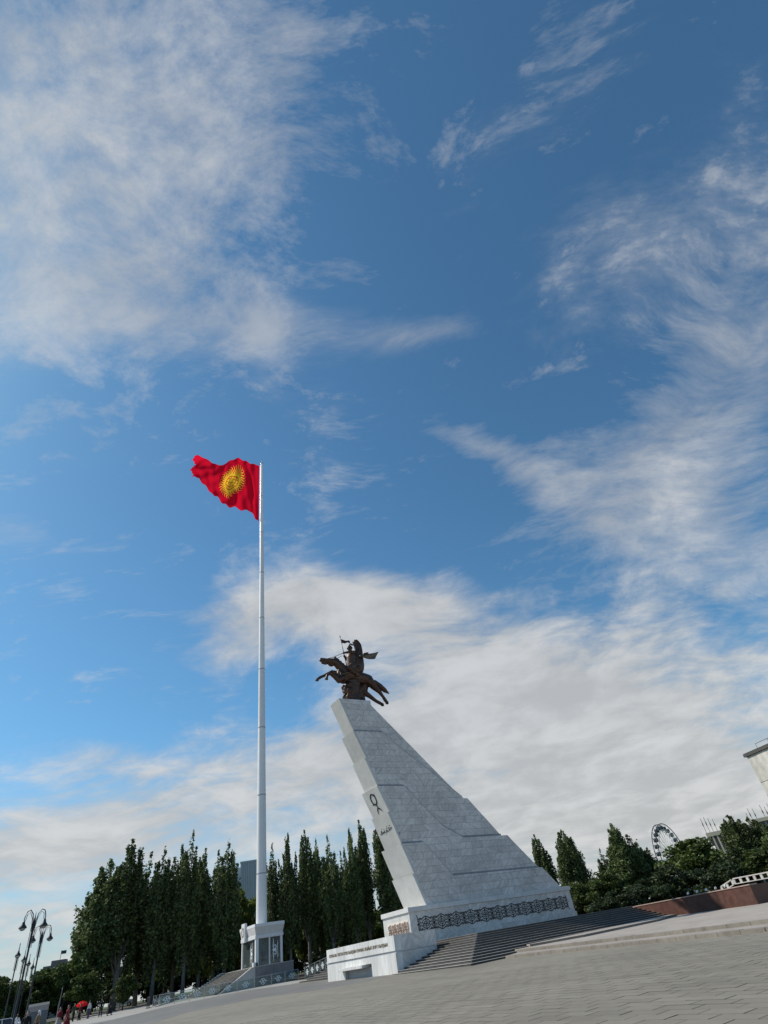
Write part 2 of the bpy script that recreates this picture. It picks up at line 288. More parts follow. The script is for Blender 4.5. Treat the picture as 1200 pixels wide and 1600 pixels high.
# ------------------------------------------------------------------ mesh helpers
def gz(y): return 0.01 * max(-60.0, min(140.0, y))
class MB:
    def __init__(s): s.v = []; s.f = []; s.mi = []; s.cur = 0
    def add(s, vs, fs):
        o = len(s.v); s.v += [tuple(x) for x in vs]
        for f in fs: s.f.append(tuple(i + o for i in f)); s.mi.append(s.cur)
    def box(s, x0, x1, y0, y1, z0, z1):
        s.add([(x0, y0, z0), (x1, y0, z0), (x1, y1, z0), (x0, y1, z0), (x0, y0, z1), (x1, y0, z1), (x1, y1, z1), (x0, y1, z1)],
              [(3, 2, 1, 0), (4, 5, 6, 7), (0, 1, 5, 4), (1, 2, 6, 5), (2, 3, 7, 6), (3, 0, 4, 7)])
    def prism(s, bot, top):
        n = len(bot); s.add(list(bot) + list(top), [tuple(range(n - 1, -1, -1)), tuple(range(n, 2 * n))] + [(i, (i + 1) % n, n + (i + 1) % n, n + i) for i in range(n)])
    def xz(s, poly, y0, y1):
        """polygon in the x-z plane given a thickness along y"""
        s.prism([(x, y0, z) for x, z in poly], [(x, y1, z) for x, z in poly])
    def tube(s, pts, rad, n=8, caps=True):
        pts = [Vector(p) for p in pts]
        if not hasattr(rad, '__len__'): rad = [rad] * len(pts)
        o = len(s.v); ref = Vector((0.13, 0.07, 1)).normalized(); L = len(pts)
        for i, p in enumerate(pts):
            d = (pts[min(i + 1, L - 1)] - pts[max(i - 1, 0)]).normalized()
            a = d.cross(ref) if abs(d.dot(ref)) < 0.95 else d.cross(Vector((1, 0, 0)))
            a.normalize(); b = d.cross(a)
            for k in range(n):
                t = 2 * math.pi * k / n; s.v.append(tuple(p + (a * math.cos(t) + b * math.sin(t)) * rad[i]))
        for i in range(L - 1):
            for k in range(n):
                s.f.append((o + i * n + k, o + i * n + (k + 1) % n, o + (i + 1) * n + (k + 1) % n, o + (i + 1) * n + k)); s.mi.append(s.cur)
        if caps:
            s.f.append(tuple(o + k for k in range(n - 1, -1, -1))); s.mi.append(s.cur)
            s.f.append(tuple(o + (L - 1) * n + k for k in range(n))); s.mi.append(s.cur)
    def ball(s, c, r, n=10, m=7, rz=None):
        c = Vector(c); rx, ry, rzz = r if hasattr(r, '__len__') else (r, r, r); o = len(s.v)
        s.v.append(tuple(c + Vector((0, 0, -rzz))))
        for i in range(1, m):
            a = -math.pi / 2 + math.pi * i / m
            for k in range(n):
                t = 2 * math.pi * k / n; s.v.append((c.x + rx * math.cos(a) * math.cos(t), c.y + ry * math.cos(a) * math.sin(t), c.z + rzz * math.sin(a)))
        s.v.append(tuple(c + Vector((0, 0, rzz)))); e = len(s.v) - 1
        for k in range(n): s.f.append((o, o + 1 + (k + 1) % n, o + 1 + k)); s.mi.append(s.cur)
        for i in range(m - 2):
            for k in range(n):
                q = o + 1 + i * n; s.f.append((q + k, q + (k + 1) % n, q + n + (k + 1) % n, q + n + k)); s.mi.append(s.cur)
        q = o + 1 + (m - 2) * n
        for k in range(n): s.f.append((q + k, q + (k + 1) % n, e)); s.mi.append(s.cur)
    def lathe(s, prof, n=16, c=(0, 0)):
        o = len(s.v)
        for r, z in prof:
            for k in range(n):
                t = 2 * math.pi * k / n; s.v.append((c[0] + r * math.cos(t), c[1] + r * math.sin(t), z))
        for i in range(len(prof) - 1):
            for k in range(n):
                s.f.append((o + i * n + k, o + i * n + (k + 1) % n, o + (i + 1) * n + (k + 1) % n, o + (i + 1) * n + k)); s.mi.append(s.cur)
        s.f.append(tuple(o + k for k in range(n - 1, -1, -1))); s.mi.append(s.cur)
        s.f.append(tuple(o + (len(prof) - 1) * n + k for k in range(n))); s.mi.append(s.cur)
    def ribbon(s, pts, w, y0, y1, fn):
        """flat bar following a 2-D line; fn(a, b, depth) -> xyz"""
        L = len(pts)
        ws = w if hasattr(w, '__len__') else [w] * L
        lft, rgt = [], []
        for i in range(L):
            a = pts[max(i - 1, 0)]; b = pts[min(i + 1, L - 1)]
            dx, dy = b[0] - a[0], b[1] - a[1]; l = math.hypot(dx, dy) or 1
            nx, ny = -dy / l * ws[i] / 2, dx / l * ws[i] / 2
            lft.append((pts[i][0] + nx, pts[i][1] + ny)); rgt.append((pts[i][0] - nx, pts[i][1] - ny))
        for i in range(L - 1):
            q = [lft[i], rgt[i], rgt[i + 1], lft[i + 1]]
            s.prism([fn(a, b, y0) for a, b in q], [fn(a, b, y1) for a, b in q])
    def mesh(s, name, mats, smooth=False):
        me = bpy.data.meshes.new(name); me.from_pydata(s.v, [], s.f)
        for m in (mats if isinstance(mats, (list, tuple)) else [mats]): me.materials.append(M[m])
        if isinstance(mats, (list, tuple)): me.polygons.foreach_set('material_index', s.mi)
        bm = bmesh.new(); bm.from_mesh(me); bmesh.ops.recalc_face_normals(bm, faces=bm.faces); bm.to_mesh(me); bm.free()
        if smooth: me.polygons.foreach_set('use_smooth', [True] * len(me.polygons))
        me.update(); return me
    def build(s, name, mats, parent=None, smooth=False, **k):
        return link(name, s.mesh(name, mats, smooth), parent, **k)
def link(name, me, parent=None, loc=None, rot=None, scale=None):
    o = bpy.data.objects.new(name, me); COL.objects.link(o)
    if parent: o.parent = parent
    if loc: o.location = loc
    if rot: o.rotation_euler = rot
    if scale: o.scale = scale if hasattr(scale, '__len__') else (scale,) * 3
    return o
def tag(o, label, cat, group=None):
    o['label'] = label; o['category'] = cat
    if group: o['group'] = group
    return o
def thing(name, label, cat, loc=(0, 0, 0), rz=0.0, group=None):
    o = bpy.data.objects.new(name, None); COL.objects.link(o); o.empty_display_size = 0.2
    o.location = loc; o.rotation_euler = (0, 0, rz); return tag(o, label, cat, group)
def structure(o, kind='structure'): o['kind'] = kind; return o
def copy_tree(o, parent=None):
    c = o.copy(); COL.objects.link(c); c.parent = parent
    for ch in o.children: copy_tree(ch, c)
    return c
def bev(o, w=0.02, seg=2):
    m = o.modifiers.new('bevel', 'BEVEL'); m.width = w; m.segments = seg; m.limit_method = 'ANGLE'; m.harden_normals = False; return o
RZ = R(36.7)                                       # the monument's axes: local x runs along its long side
CX, CY = -4.347, 62.04
Ud = Vector((math.cos(RZ), math.sin(RZ), 0)); Vd = Vector((-math.sin(RZ), math.cos(RZ), 0))
def polar(az, d): return Vector((math.sin(R(az)) * d, math.cos(R(az)) * d, 0))
def onground(az, d): p = polar(az, d); p.z = gz(p.y); return p
def wallpt(s, t, z=0): return Vector((CX, CY, z)) + Ud * s + Vd * t

# ------------------------------------------------------------------ ground
ys = [-80, -60, -20, 0, 20, 40, 60, 80, 100, 120, 140, 200, 400, 900, 2500]
xs = [-2500, -600, -150, -75, -40, 0, 40, 80, 150, 600, 2500]
b = MB(); n = len(xs)
b.v = [(x, y, gz(y)) for y in ys for x in xs]
b.f = [(j * n + i, j * n + i + 1, (j + 1) * n + i + 1, (j + 1) * n + i) for j in range(len(ys) - 1) for i in range(n - 1)]; b.mi = [0] * len(b.f)
ground = structure(b.build('plaza_ground', 'plaza'))
def sheet(name, pts, m, lift=0.004, n=1):
    """a thin layer that follows the gentle rise of the square"""
    bb = MB(); bb.prism([(x, y, gz(y) + lift - 0.002) for x, y in pts], [(x, y, gz(y) + lift) for x, y in pts])
    return structure(bb.build(name, m))
sheet('paving_band', [(-60, 40), (-20.5, 45), (-21.2, 53.2), (-16.8, 56.3), (-10.1, 50.7), (-5.6, 52), (-8.5, 60), (-14.5, 69), (-19.5, 77.5), (-26.4, 85), (-32.9, 79.5), (-33.6, 73.7), (-33.7, 67), (-60, 60)], 'band_grey', 0.004)
sheet('paving_strip', [(-60, 60.3), (-33.9, 67.2), (-33.8, 73.8), (-33.1, 79.8), (-26.4, 85.3), (-19.4, 77.8), (-17.0, 80), (-22, 94), (-30, 100), (-46, 104), (-80, 104), (-80, 60.3)], 'strip_pale', 0.004)
sheet('lawn', [(-86, 88), (-52, 84), (-54.5, 95), (-62, 112), (-90, 118)], 'lawn', 0.010)
sheet('park_soil', [(-140, 119), (-48, 106), (-30, 102), (-18, 84), (-12.5, 76), (10, 82), (40, 88), (140, 90), (140, 139), (-140, 139)], 'soil', 0.008)
b = MB(); b.prism([(-900, 140, 1.402), (900, 140, 1.402), (2400, 2400, 1.402), (-2400, 2400, 1.402)], [(-900, 140, 1.406), (900, 140, 1.406), (2400, 2400, 1.406), (-2400, 2400, 1.406)])
structure(b.build('park_lawn', 'lawn'))
# pavers in front of the camera: the largest in view are single pieces, the rest one mesh
pv = []
PW_, PL_ = 0.45, 0.9
for i in range(-90, 90):
    for j in range(-60, 60):
        s0 = i * PW_; t0 = (j + (0.5 if i % 2 else 0) + 0.08 * math.sin(i * 5.1)) * PL_
        c = Ud * (s0 + PW_ / 2) + Vd * (t0 + PL_ / 2)
        d = math.hypot(c.x, c.y)
        if d < 7.5 or d > 33 or abs(math.degrees(math.atan2(c.x, c.y))) > 46: continue
        r = Vector((c.x, c.y, gz(c.y))) - EYE; zc = r.dot(AF)
        px, py = 600 + 854 * r.dot(AX) / zc, 800 + 854 * r.dot(AD) / zc
        seen = -30 < px < 1230 and py < 1612
        pv.append((0 if seen else 1, d, s0, t0))
pv.sort()
rest = MB(); tones = []
def paver_geo(bb, s0, t0, rr):
    gap = 0.007; dz = 0.011 + rr.uniform(-0.0025, 0.0025); tx, ty = rr.uniform(-0.003, 0.003), rr.uniform(-0.003, 0.003); e = 0.010
    def p(a, c, z, inn):
        a0 = s0 + gap + inn if a == 0 else s0 + PW_ - gap - inn; c0 = t0 + gap + inn if c == 0 else t0 + PL_ - gap - inn
        q = Ud * a0 + Vd * c0
        return (q.x, q.y, gz(q.y) + z + (a - .5) * tx + (c - .5) * ty)
    k = [(0, 0), (1, 0), (1, 1), (0, 1)]
    bb.add([p(a, c, -0.02, 0) for a, c in k] + [p(a, c, dz - 0.004, 0) for a, c in k] + [p(a, c, dz, e) for a, c in k],
           [(i, (i + 1) % 4, 4 + (i + 1) % 4, 4 + i) for i in range(4)] + [(4 + i, 4 + (i + 1) % 4, 8 + (i + 1) % 4, 8 + i) for i in range(4)] + [(8, 9, 10, 11)])
rr = random.Random(3)
def settone(me, vals):
    a = me.attributes.new('tone', 'FLOAT', 'FACE'); a.data.foreach_set('value', vals)
for k, (w, d, s0, t0) in enumerate(pv):
    tone = rr.random()
    if k < 300:
        bb = MB(); paver_geo(bb, s0, t0, rr); me = bpy.data.meshes.new('paver'); me.from_pydata(bb.v, [], bb.f); me.materials.append(M['paver']); me.materials.append(M['grout']); me.polygons.foreach_set('material_index', [1] * 8 + [0]); settone(me, [tone] * len(bb.f))
        link('paver', me, ground)
    else:
        paver_geo(rest, s0, t0, rr); tones += [tone] * 9
me = bpy.data.meshes.new('pavers'); me.from_pydata(rest.v, [], rest.f); me.materials.append(M['paver']); me.materials.append(M['grout']); me.polygons.foreach_set('material_index', ([1] * 8 + [0]) * (len(rest.f) // 9)); settone(me, tones)
structure(link('paver_field', me, ground), 'stuff')

# ------------------------------------------------------------------ the stepped stone monument
mon = thing('stone_monument', 'tall grey marble monument with forward-leaning stepped front and long sloping back', 'monument', (CX, CY, 0), RZ)
joints = [(2.19, 4.87), (1.35, 7.46), (0.52, 10.04), (-0.41, 12.96), (-1.30, 15.41), (-2.28, 18.22), (-3.33, 21.03), (-4.59, 24.6)]
SAW = 0.11
blocks = []                                         # front blocks: bottom and top point on the leaning face
for k in range(7):
    (sb, zb), (st_, zt) = joints[k], joints[k + 1]
    blocks.append(((sb + SAW, zb), (st_ - SAW, zt)))
def front(k0, k1):
    """front line of blocks k1..k0 from the top down"""
    o = []
    for k in range(k1, k0 - 1, -1): o += [blocks[k][1], blocks[k][0]]
    return o
LAY = [  # (outline in s-z, near t, far t, blocks)
    (front(6, 6) + [(0.2, 20.6), (7.2, 15.5), (9.7, 13.9), (9.86, 14.09), (-0.62, 24.1), (-0.62, 24.6)], 1.00, 3.10, (6, 6)),
    (front(4, 5) + [(1.9, 15.0), (5.9, 11.0), (8.5, 9.8), (13.9, 9.8), (14.03, 10.2), (10.35, 14.09), (9.86, 14.09), (7.26, 15.98), (2.69, 19.17), (0.28, 21.03)], 0.78, 3.42, (4, 5)),
    (front(2, 3) + [(3.1, 9.7), (6.1, 6.6), (18.0, 6.5), (18.13, 6.87), (14.69, 10.2), (8.53, 10.25), (6.0, 11.5), (1.95, 15.38)], 0.56, 3.78, (2, 3)),
    (front(0, 1) + [(20.4, 4.87), (18.4, 6.87), (6.11, 6.98), (3.12, 10.04)], 0.34, 4.15, (0, 1)),
]
def clip_rect(poly, x0, x1, z0, z1):
    def cl(p, ins, cut):
        o = []
        for i in range(len(p)):
            a, c = p[i - 1], p[i]
            if ins(c):
                if not ins(a): o.append(cut(a, c))
                o.append(c)
            elif ins(a): o.append(cut(a, c))
        return o
    def cx(v):
        return lambda a, c: (v, a[1] + (c[1] - a[1]) * (v - a[0]) / (c[0] - a[0]))
    def cz(v):
        return lambda a, c: (a[0] + (c[0] - a[0]) * (v - a[1]) / (c[1] - a[1]), v)
    p = cl(poly, lambda q: q[0] >= x0, cx(x0))
    if p: p = cl(p, lambda q: q[0] <= x1, cx(x1))
    if p: p = cl(p, lambda q: q[1] >= z0, cz(z0))
    if p: p = cl(p, lambda q: q[1] <= z1, cz(z1))
    return p
def area(p): return abs(sum(p[i - 1][0] * p[i][1] - p[i][0] * p[i - 1][1] for i in range(len(p)))) / 2 if len(p) > 2 else 0
def inside(pt, poly):
    x, z = pt; r = False
    for i in range(len(poly)):
        (x0, z0), (x1, z1) = poly[i - 1], poly[i]
        if (z0 > z) != (z1 > z) and x < (x1 - x0) * (z - z0) / (z1 - z0) + x0: r = not r
    return r
rs = random.Random(11); slabs = []
COURSE = 0.62
for li, (poly, t0, t1, (k0, k1)) in enumerate(LAY):
    core = [(x + (0.12 if i < 2 * (k1 - k0 + 1) else 0), z - (0.03 if z > 24.5 else 0)) for i, (x, z) in enumerate(poly)]
    bb = MB(); bb.xz(core, t0 + 0.05, t1); bb.build('marble_core', 'joint_dark', mon)
    nxt = LAY[li + 1][0] if li < 3 else None
    sub = [(x + (0.27 if i < 2 * (k1 - k0 + 1) else 0), z) for i, (x, z) in enumerate(poly)]
    z = 4.87; row = 0
    while z < 24.6:
        s = -6.0 + rs.uniform(0, 1.1)
        zt = min(z + COURSE, 24.6)
        while s < 21:
            w = rs.uniform(1.1, 1.75)
            p = clip_rect(sub, s + 0.008, s + w - 0.008, z + 0.008, zt - 0.008)
            if area(p) > 0.02:
                hid = nxt is not None and all(inside((x, zz), nxt) for x, zz in p)
                if not hid: slabs.append((area(p), p, t0, rs.uniform(0, 0.02)))
            s += w
        z = zt if zt < 24.5 else 99
slabs.sort(key=lambda q: -q[0])
small = MB()
for k, (a, p, t0, pr) in enumerate(slabs):
    if k < 300:
        bb = MB(); bb.xz(p, t0 - pr, t0 + 0.056); bb.build('marble_slab', 'marble_side', mon)
    else: small.xz(p, t0 - pr, t0 + 0.056)
if small.f: structure(small.build('marble_offcuts', 'marble_side', mon), 'stuff')
for k, ((sb, zb), (st_, zt)) in enumerate(blocks):
    li = 3 - k // 2 if k < 6 else 0
    t0, t1 = LAY[li][1] - 0.03, LAY[li][2] + 0.03
    bb = MB(); bb.xz([(sb, zb + 0.002), (st_, zt), (st_ + 0.26, zt), (sb + 0.26, zb + 0.002)], t0, t1)
    o = bb.build('front_block', 'stone_front', mon)
    # vertical and horizontal joints of the facing stones, cut as thin recessed lines proud by a hair
def face_fn(k):
    (sb, zb), (st_, zt) = blocks[k]; L = math.hypot(st_ - sb, zt - zb); ux, uz = (st_ - sb) / L, (zt - zb) / L
    nx, nz = -uz, ux
    if nx > 0: nx, nz = -nx, -nz
    return (lambda a, bq, dep: (sb + ux * bq + nx * dep, a, zb + uz * bq + nz * dep)), L
bb = MB(); bb.box(-4.66, -0.63, 1.02, 3.09, 24.55, 24.63); bb.build('top_slab', 'stone_trim', mon)
for ln, t_ in (([(-3.2, 21.06), (0.28, 21.06), (2.69, 19.2), (7.26, 16.0), (9.75, 14.2)], 1.00), ([(-1.15, 15.42), (1.95, 15.41), (6.0, 11.52), (8.53, 10.27), (13.95, 10.24)], 0.78), ([(0.7, 10.06), (3.12, 10.06), (6.11, 7.0), (18.1, 6.89)], 0.56)):  # dark strips along the ledges: shade above each step, painted as added ribbons
    bb = MB(); bb.ribbon([(x, z + 0.07) for x, z in ln], 0.19, 0, 0.03, lambda a, c, d, t_=t_: (a, t_ - 0.018 - d, c)); bb.build('ledge_shade', 'ledge_shade_grey', mon)
# emblem of the fourth block (a ring with horns on a forked stem) and the line of script below it
fn, L = face_fn(3); cc = 2.15
bb = MB()
ring = [(cc + 0.05 + 0.46 * math.cos(a), L * 0.63 + 0.52 * math.sin(a)) for a in np.linspace(R(80), R(440), 30)]
bb.ribbon(ring, 0.15, -0.02, 0.03, fn)
bb.ribbon([(cc + 0.62, L * 0.47), (cc + 0.52, L * 0.455), (cc + 0.42, L * 0.46), (cc + 0.30, L * 0.47)], [0.05, 0.09, 0.12, 0.12], -0.02, 0.031, fn)
bb.ribbon([(cc - 0.42, L * 0.80), (cc - 0.46, L * 0.73), (cc - 0.42, L * 0.66)], [0.04, 0.08, 0.10], -0.02, 0.031, fn)
bb.ribbon([(cc, L * 0.43), (cc - 0.04, L * 0.36), (cc - 0.10, L * 0.28)], 0.11, -0.02, 0.032, fn)
bb.ribbon([(cc + 0.34, L * 0.09), (cc + 0.24, L * 0.20), (cc + 0.08, L * 0.27), (cc - 0.10, L * 0.285), (cc - 0.30, L * 0.25), (cc - 0.48, L * 0.17), (cc - 0.56, L * 0.11)], [0.04, 0.11, 0.15, 0.16, 0.13, 0.08, 0.03], -0.02, 0.033, fn)
bb.build('ring_emblem', 'iron_black', mon)
fn, L = face_fn(2)
bb = MB(); glyphs = [[(0, .1), (.12, 0), (.26, .02), (.30, .2)], [(.34, .02), (.36, .34)], [(.44, .3), (.40, .05), (.56, .02), (.58, .18)], [(.64, .02), (.70, .16), (.78, .02), (.84, .16)],
    [(.92, .34), (.94, .04), (1.1, .0)], [(1.16, .06), (1.24, .22), (1.34, .1), (1.26, .0), (1.16, .06)], [(1.42, .36), (1.44, .02), (1.6, .06)], [(1.66, .3), (1.80, .36), (1.78, .12), (1.66, .05)], [(1.86, .02), (1.98, .28), (2.08, .04)], [(2.12, .30), (2.2, .1), (2.34, .26)],
    [(.6, .42), (.66, .46)], [(1.0, -.12), (1.06, -.16)], [(1.5, .45), (1.58, .5)], [(2.0, .42), (2.12, .5)]]
for gl in glyphs: bb.ribbon([(3.4 - x * 1.05, L * 0.47 + y * 1.05) for x, y in gl], 0.055, -0.02, 0.02, fn)
bb.build('script_inscription', 'iron_black', mon)
# pedestal under the body
PT = 5.05
bb = MB(); bb.box(0.22, 21.18, 0.22, PT - 0.22, 0.5, 4.5); bb.build('pedestal_core', 'stone_trim', mon)
rs2 = random.Random(5)
N = 12
for k in range(N):
    x0, x1 = 0.12 + k * (21.16 / N), 0.12 + (k + 1) * (21.16 / N)
    for z0, z1 in ((2.62, 4.5),):
        bb = MB(); bb.box(x0 + 0.004, x1 - 0.004, 0.12 + rs2.uniform(-.004, .004), 0.225, z0, z1 - 0.004); bb.build('side_panel', 'marble_side', mon)
    bb = MB(); bb.box(x0 + 0.004 - (0.1 if k == 0 else 0), x1 - 0.004 + (0.1 if k == N - 1 else 0), 0.02, 0.23, 1.8, 2.616); bev(bb.build('base_stone', 'marble_side', mon), 0.02)
    bb = MB(); bb.box(k * 21.4 / N + 0.003, (k + 1) * 21.4 / N - 0.003, 0, 1.4 if k else PT, 4.5, 4.87 + rs2.uniform(-.002, .002)); bev(bb.build('cap_stone', 'stone_trim', mon), 0.02)
bb = MB(); bb.box(21.4 / N + 0.003, 21.4, 1.403, PT, 4.5, 4.868); bb.build('cap_top', 'stone_trim', mon)
for k in range(3):
    y0, y1 = 0.23 + k * (PT - 0.35) / 3, 0.23 + (k + 1) * (PT - 0.35) / 3
    bb = MB(); bb.box(0.125, 0.225, y0 + 0.003, y1 - 0.003, 1.0, 4.496); bb.build('front_panel', 'stone_front', mon)
# cast ornament band: one motif repeated
def spiral(cx_, cy_, r, a0, turns, n_=14):
    return [(cx_ + r * (1 - .72 * q) * math.cos(a0 + turns * q), cy_ + r * (1 - .72 * q) * math.sin(a0 + turns * q)) for q in np.linspace(0, 1, n_)]
def motif(mb, w, hgt, fn, th, d0=0.0, d1=0.035):
    def R_(pts, wd=1.0): mb.ribbon([(x * w, y * hgt) for x, y in pts], th * wd, d0, d1, fn)
    for sg in (1, -1):
        R_([(-.5, sg * .34), (-.42, sg * .36), (-.36, sg * .41), (-.28, sg * .36), (-.20, sg * .37), (-.12, sg * .45), (0, sg * .5), (.12, sg * .45), (.20, sg * .37), (.28, sg * .36), (.36, sg * .41), (.42, sg * .36), (.5, sg * .34)], 1.3)
        for sx in (1, -1):
            mb.ribbon([(x * w, y * hgt) for x, y in [(sx * p, sg * q) for p, q in spiral(.36, .20, .125, 2.6, -5.2)]], th * .85, d0, d1, fn)
            R_([(sx * .48, sg * .06), (sx * .42, sg * .09), (sx * .30, sg * .06), (sx * .245, sg * .14)], .8)
            R_([(0, sg * .31), (sx * .10, sg * .29), (sx * .20, sg * .20), (sx * .225, sg * .08), (sx * .17, 0)], 1.0)
            R_([(sx * .03, sg * .17), (sx * .10, sg * .155), (sx * .125, sg * .09), (sx * .08, sg * .05)], .75)
        mb.ribbon([(0, sg * .22 * hgt), (0, sg * .34 * hgt), (0, sg * .44 * hgt)], [th * .5, th * 2.6, th * .4], d0, d1 + .002, fn)
    R_([(-.19, 0), (-.06, 0), (.06, 0), (.19, 0)], .9)
    mb.ribbon([(0, -.2 * hgt), (0, 0), (0, .2 * hgt)], th * .8, d0, d1 + .003, fn)
    mb.ribbon([(-.5 * w, -.46 * hgt), (-.5 * w, -.32 * hgt), (-.5 * w, -.12 * hgt), (-.5 * w, .12 * hgt), (-.5 * w, .32 * hgt), (-.5 * w, .46 * hgt)], [th * .3, th * 1.4, th * .7, th * .7, th * 1.4, th * .3], d0, d1 + .004, fn)
    mb.ribbon([(-.60 * w, 0), (-.5 * w, 0), (-.40 * w, 0)], [th * .5, th * 2.4, th * .5], d0, d1 + .005, fn)
UN = 11; uw = 19.5 / UN
mm = MB(); motif(mm, uw, 1.12, lambda a, c, d: (a, 0.116 - d, c), 0.054); me_motif = mm.mesh('ornament_motif', 'iron_black')
for k in range(UN): link('ornament_motif', me_motif, mon, loc=(0.98 + uw * (k + 0.5), 0, 3.50))
bb = MB(); bb.ribbon([(-.12, .72), (0, .5), (0, -.45), (.05, -.6)], 0.05, 0, 0.03, lambda a, c, d: (0.98 + a, 0.116 - d, 3.5 + c)); bb.build('ornament_end', 'iron_black', mon)
bb = MB(); bb.ribbon([(.1, -.72), (0, -.5), (0, .45), (-.05, .62)], 0.05, 0, 0.03, lambda a, c, d: (20.48 + a, 0.116 - d, 3.5 + c)); bb.build('ornament_end', 'iron_black', mon)
bb = MB(); bb.box(0.108, 0.128, 0.42, 4.2, 2.9, 4.0); bb.build('ornament_backing', 'cream', mon)
mm = MB(); motif(mm, 0.9, 0.95, lambda a, c, d: (0.106 - d, a, c), 0.034); me2 = mm.mesh('front_ornament', 'rust_red')
for k in range(4): link('front_ornament', me2, mon, loc=(0, 0.95 + 0.9 * k, 3.42))

# ------------------------------------------------------------------ inscription wall in front of it
wall = thing('inscription_wall', 'low white marble wall with carved bench niche and a line of Cyrillic lettering', 'wall', (CX, CY, 0), RZ)
WS = -5.34; ta, tb = -5.72, 6.5
bb = MB()
bb.box(WS + 0.6, -1.37, ta + 0.06, tb, 0.4, 2.83); bb.build('wall_core', 'wall_grey', wall)
npan = 9
for k in range(npan):
    y0 = ta + (tb - ta) * k / npan; y1 = ta + (tb - ta) * (k + 1) / npan
    bb = MB(); bb.box(WS, WS + 0.6, y0 + (0.0015), y1 - 0.0015, 1.93, 2.85); bb.build('upper_panel', 'wall_marble', wall)
    lo = 1.34 if (y1 > -1.75 and y0 < 3.0) else 0.40
    if lo > 1:
        if y0 < -1.75: 
            bb = MB(); bb.box(WS, WS + 0.6, y0 + 0.002, -1.75, 0.4, 1.78); bb.build('lower_panel', 'wall_marble', wall); y0 = -1.75
        if y1 > 3.0:
            bb = MB(); bb.box(WS, WS + 0.6, 3.0, y1 - 0.002, 0.4, 1.78); bb.build('lower_panel', 'wall_marble', wall); y1 = 3.0
        if y1 - y0 > 0.05:
            bb = MB(); bb.box(WS, WS + 0.6, y0 + 0.002, y1 - 0.002, 1.40, 1.78); bb.build('niche_lintel', 'wall_marble', wall)
    else:
        bb = MB(); bb.box(WS, WS + 0.6, y0 + 0.002, y1 - 0.002, lo, 1.78); bb.build('lower_panel', 'wall_marble', wall)
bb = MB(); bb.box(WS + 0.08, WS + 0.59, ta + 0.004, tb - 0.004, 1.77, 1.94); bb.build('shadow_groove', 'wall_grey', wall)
bb = MB(); bb.box(WS - 0.42, WS + 0.5, -0.85, 3.55, 1.20, 1.395); bev(bb.build('bench_slab', 'wall_marble', wall), 0.015)
bb = MB(); bb.box(WS + 0.30, WS + 0.598, -1.74, 2.99, 0.4, 1.19); bb.build('niche_back', 'wall_grey', wall)
for k in range(3):
    x0 = WS + 0.602 + k * 1.12; x1 = x0 + 1.118
    for z0, z1 in ((0.4, 1.80), (1.86, 2.85)):
        bb = MB(); bb.box(x0, x1 - 0.004, ta, ta + 0.07, z0, z1); bb.build('side_slab', 'marble_side', wall)
bb = MB(); bb.box(WS + 0.012, -1.36, ta + 0.02, tb + 0.01, 2.852, 2.88); bb.build('coping', 'wall_marble', wall)
cu = bpy.data.curves.new('letters', 'FONT'); cu.body = 'КУЛААЛЫ ТАПТАП КУШ КЫЛДЫМ КУРАМА ЖЫЙЫП ЖУРТ КЫЛДЫМ'; cu.size = 1.0; cu.extrude = 0.01; cu.resolution_u = 2
to = bpy.data.objects.new('tmp_letters', cu); COL.objects.link(to); bpy.context.view_layer.update()
me = bpy.data.meshes.new_from_object(to.evaluated_get(bpy.context.evaluated_depsgraph_get())); bpy.data.objects.remove(to)
co = np.empty(len(me.vertices) * 3); me.vertices.foreach_get('co', co); co = co.reshape(-1, 3)
mn, mx = co.min(0), co.max(0); wx = (co[:, 0] - mn[0]) / (mx[0] - mn[0]); wz = (co[:, 1] - mn[1]) / (mx[1] - mn[1])
new = np.stack([WS - 0.012 - (co[:, 2] - mn[2]) * 0.0 - np.where(co[:, 2] > 0, 0.014, 0), 5.95 - wx * 10.6, 2.24 + wz * 0.33], 1)
me.vertices.foreach_set('co', new.ravel()); me.update(); me.materials.clear(); me.materials.append(M['gilt_letter'])
link('wall_lettering', me, wall)

# ------------------------------------------------------------------ stairs
st1 = thing('granite_stairs', 'wide dark granite stairs wrapping the corner below the monument', 'stairs', (CX, CY, 0), RZ)
NS = 12; z0 = 0.44; dz = (2.12 - z0) / NS
for k in range(NS):
    s0 = -5.9 + 6.9 / NS * k; t0 = -15.7 + 7.42 / NS * k; zt = z0 + dz * (k + 1)
    sn = s0 + 6.9 / NS + 0.1; tn = t0 + 7.42 / NS + 0.1
    for j in range(2):      # front flight (facing the lit side), then the side flight
        if j == 0: te_ = ta if s0 < -1.5 else 0.1; spans = [(t0 + (te_ - t0) * q / 4, t0 + (te_ - t0) * (q + 1) / 4) for q in range(4)]
        else: spans = [(s0 + 0.0 + (19.6 - s0) * q / 8, s0 + (19.6 - s0) * (q + 1) / 8) for q in range(8)]
        for a, c in spans:
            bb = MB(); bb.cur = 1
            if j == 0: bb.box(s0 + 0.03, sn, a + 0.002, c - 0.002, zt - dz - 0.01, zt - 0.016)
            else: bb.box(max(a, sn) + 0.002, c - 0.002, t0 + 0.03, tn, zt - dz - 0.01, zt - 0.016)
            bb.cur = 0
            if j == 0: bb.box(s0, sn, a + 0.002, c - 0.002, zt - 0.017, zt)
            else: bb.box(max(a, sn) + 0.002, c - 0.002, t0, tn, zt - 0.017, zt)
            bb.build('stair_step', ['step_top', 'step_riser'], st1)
bb = MB(); bb.box(1.0, 19.6, -8.3 + 0.05, 0.1, 1.9, 2.116); bb.build('landing', 'step_top', st1)
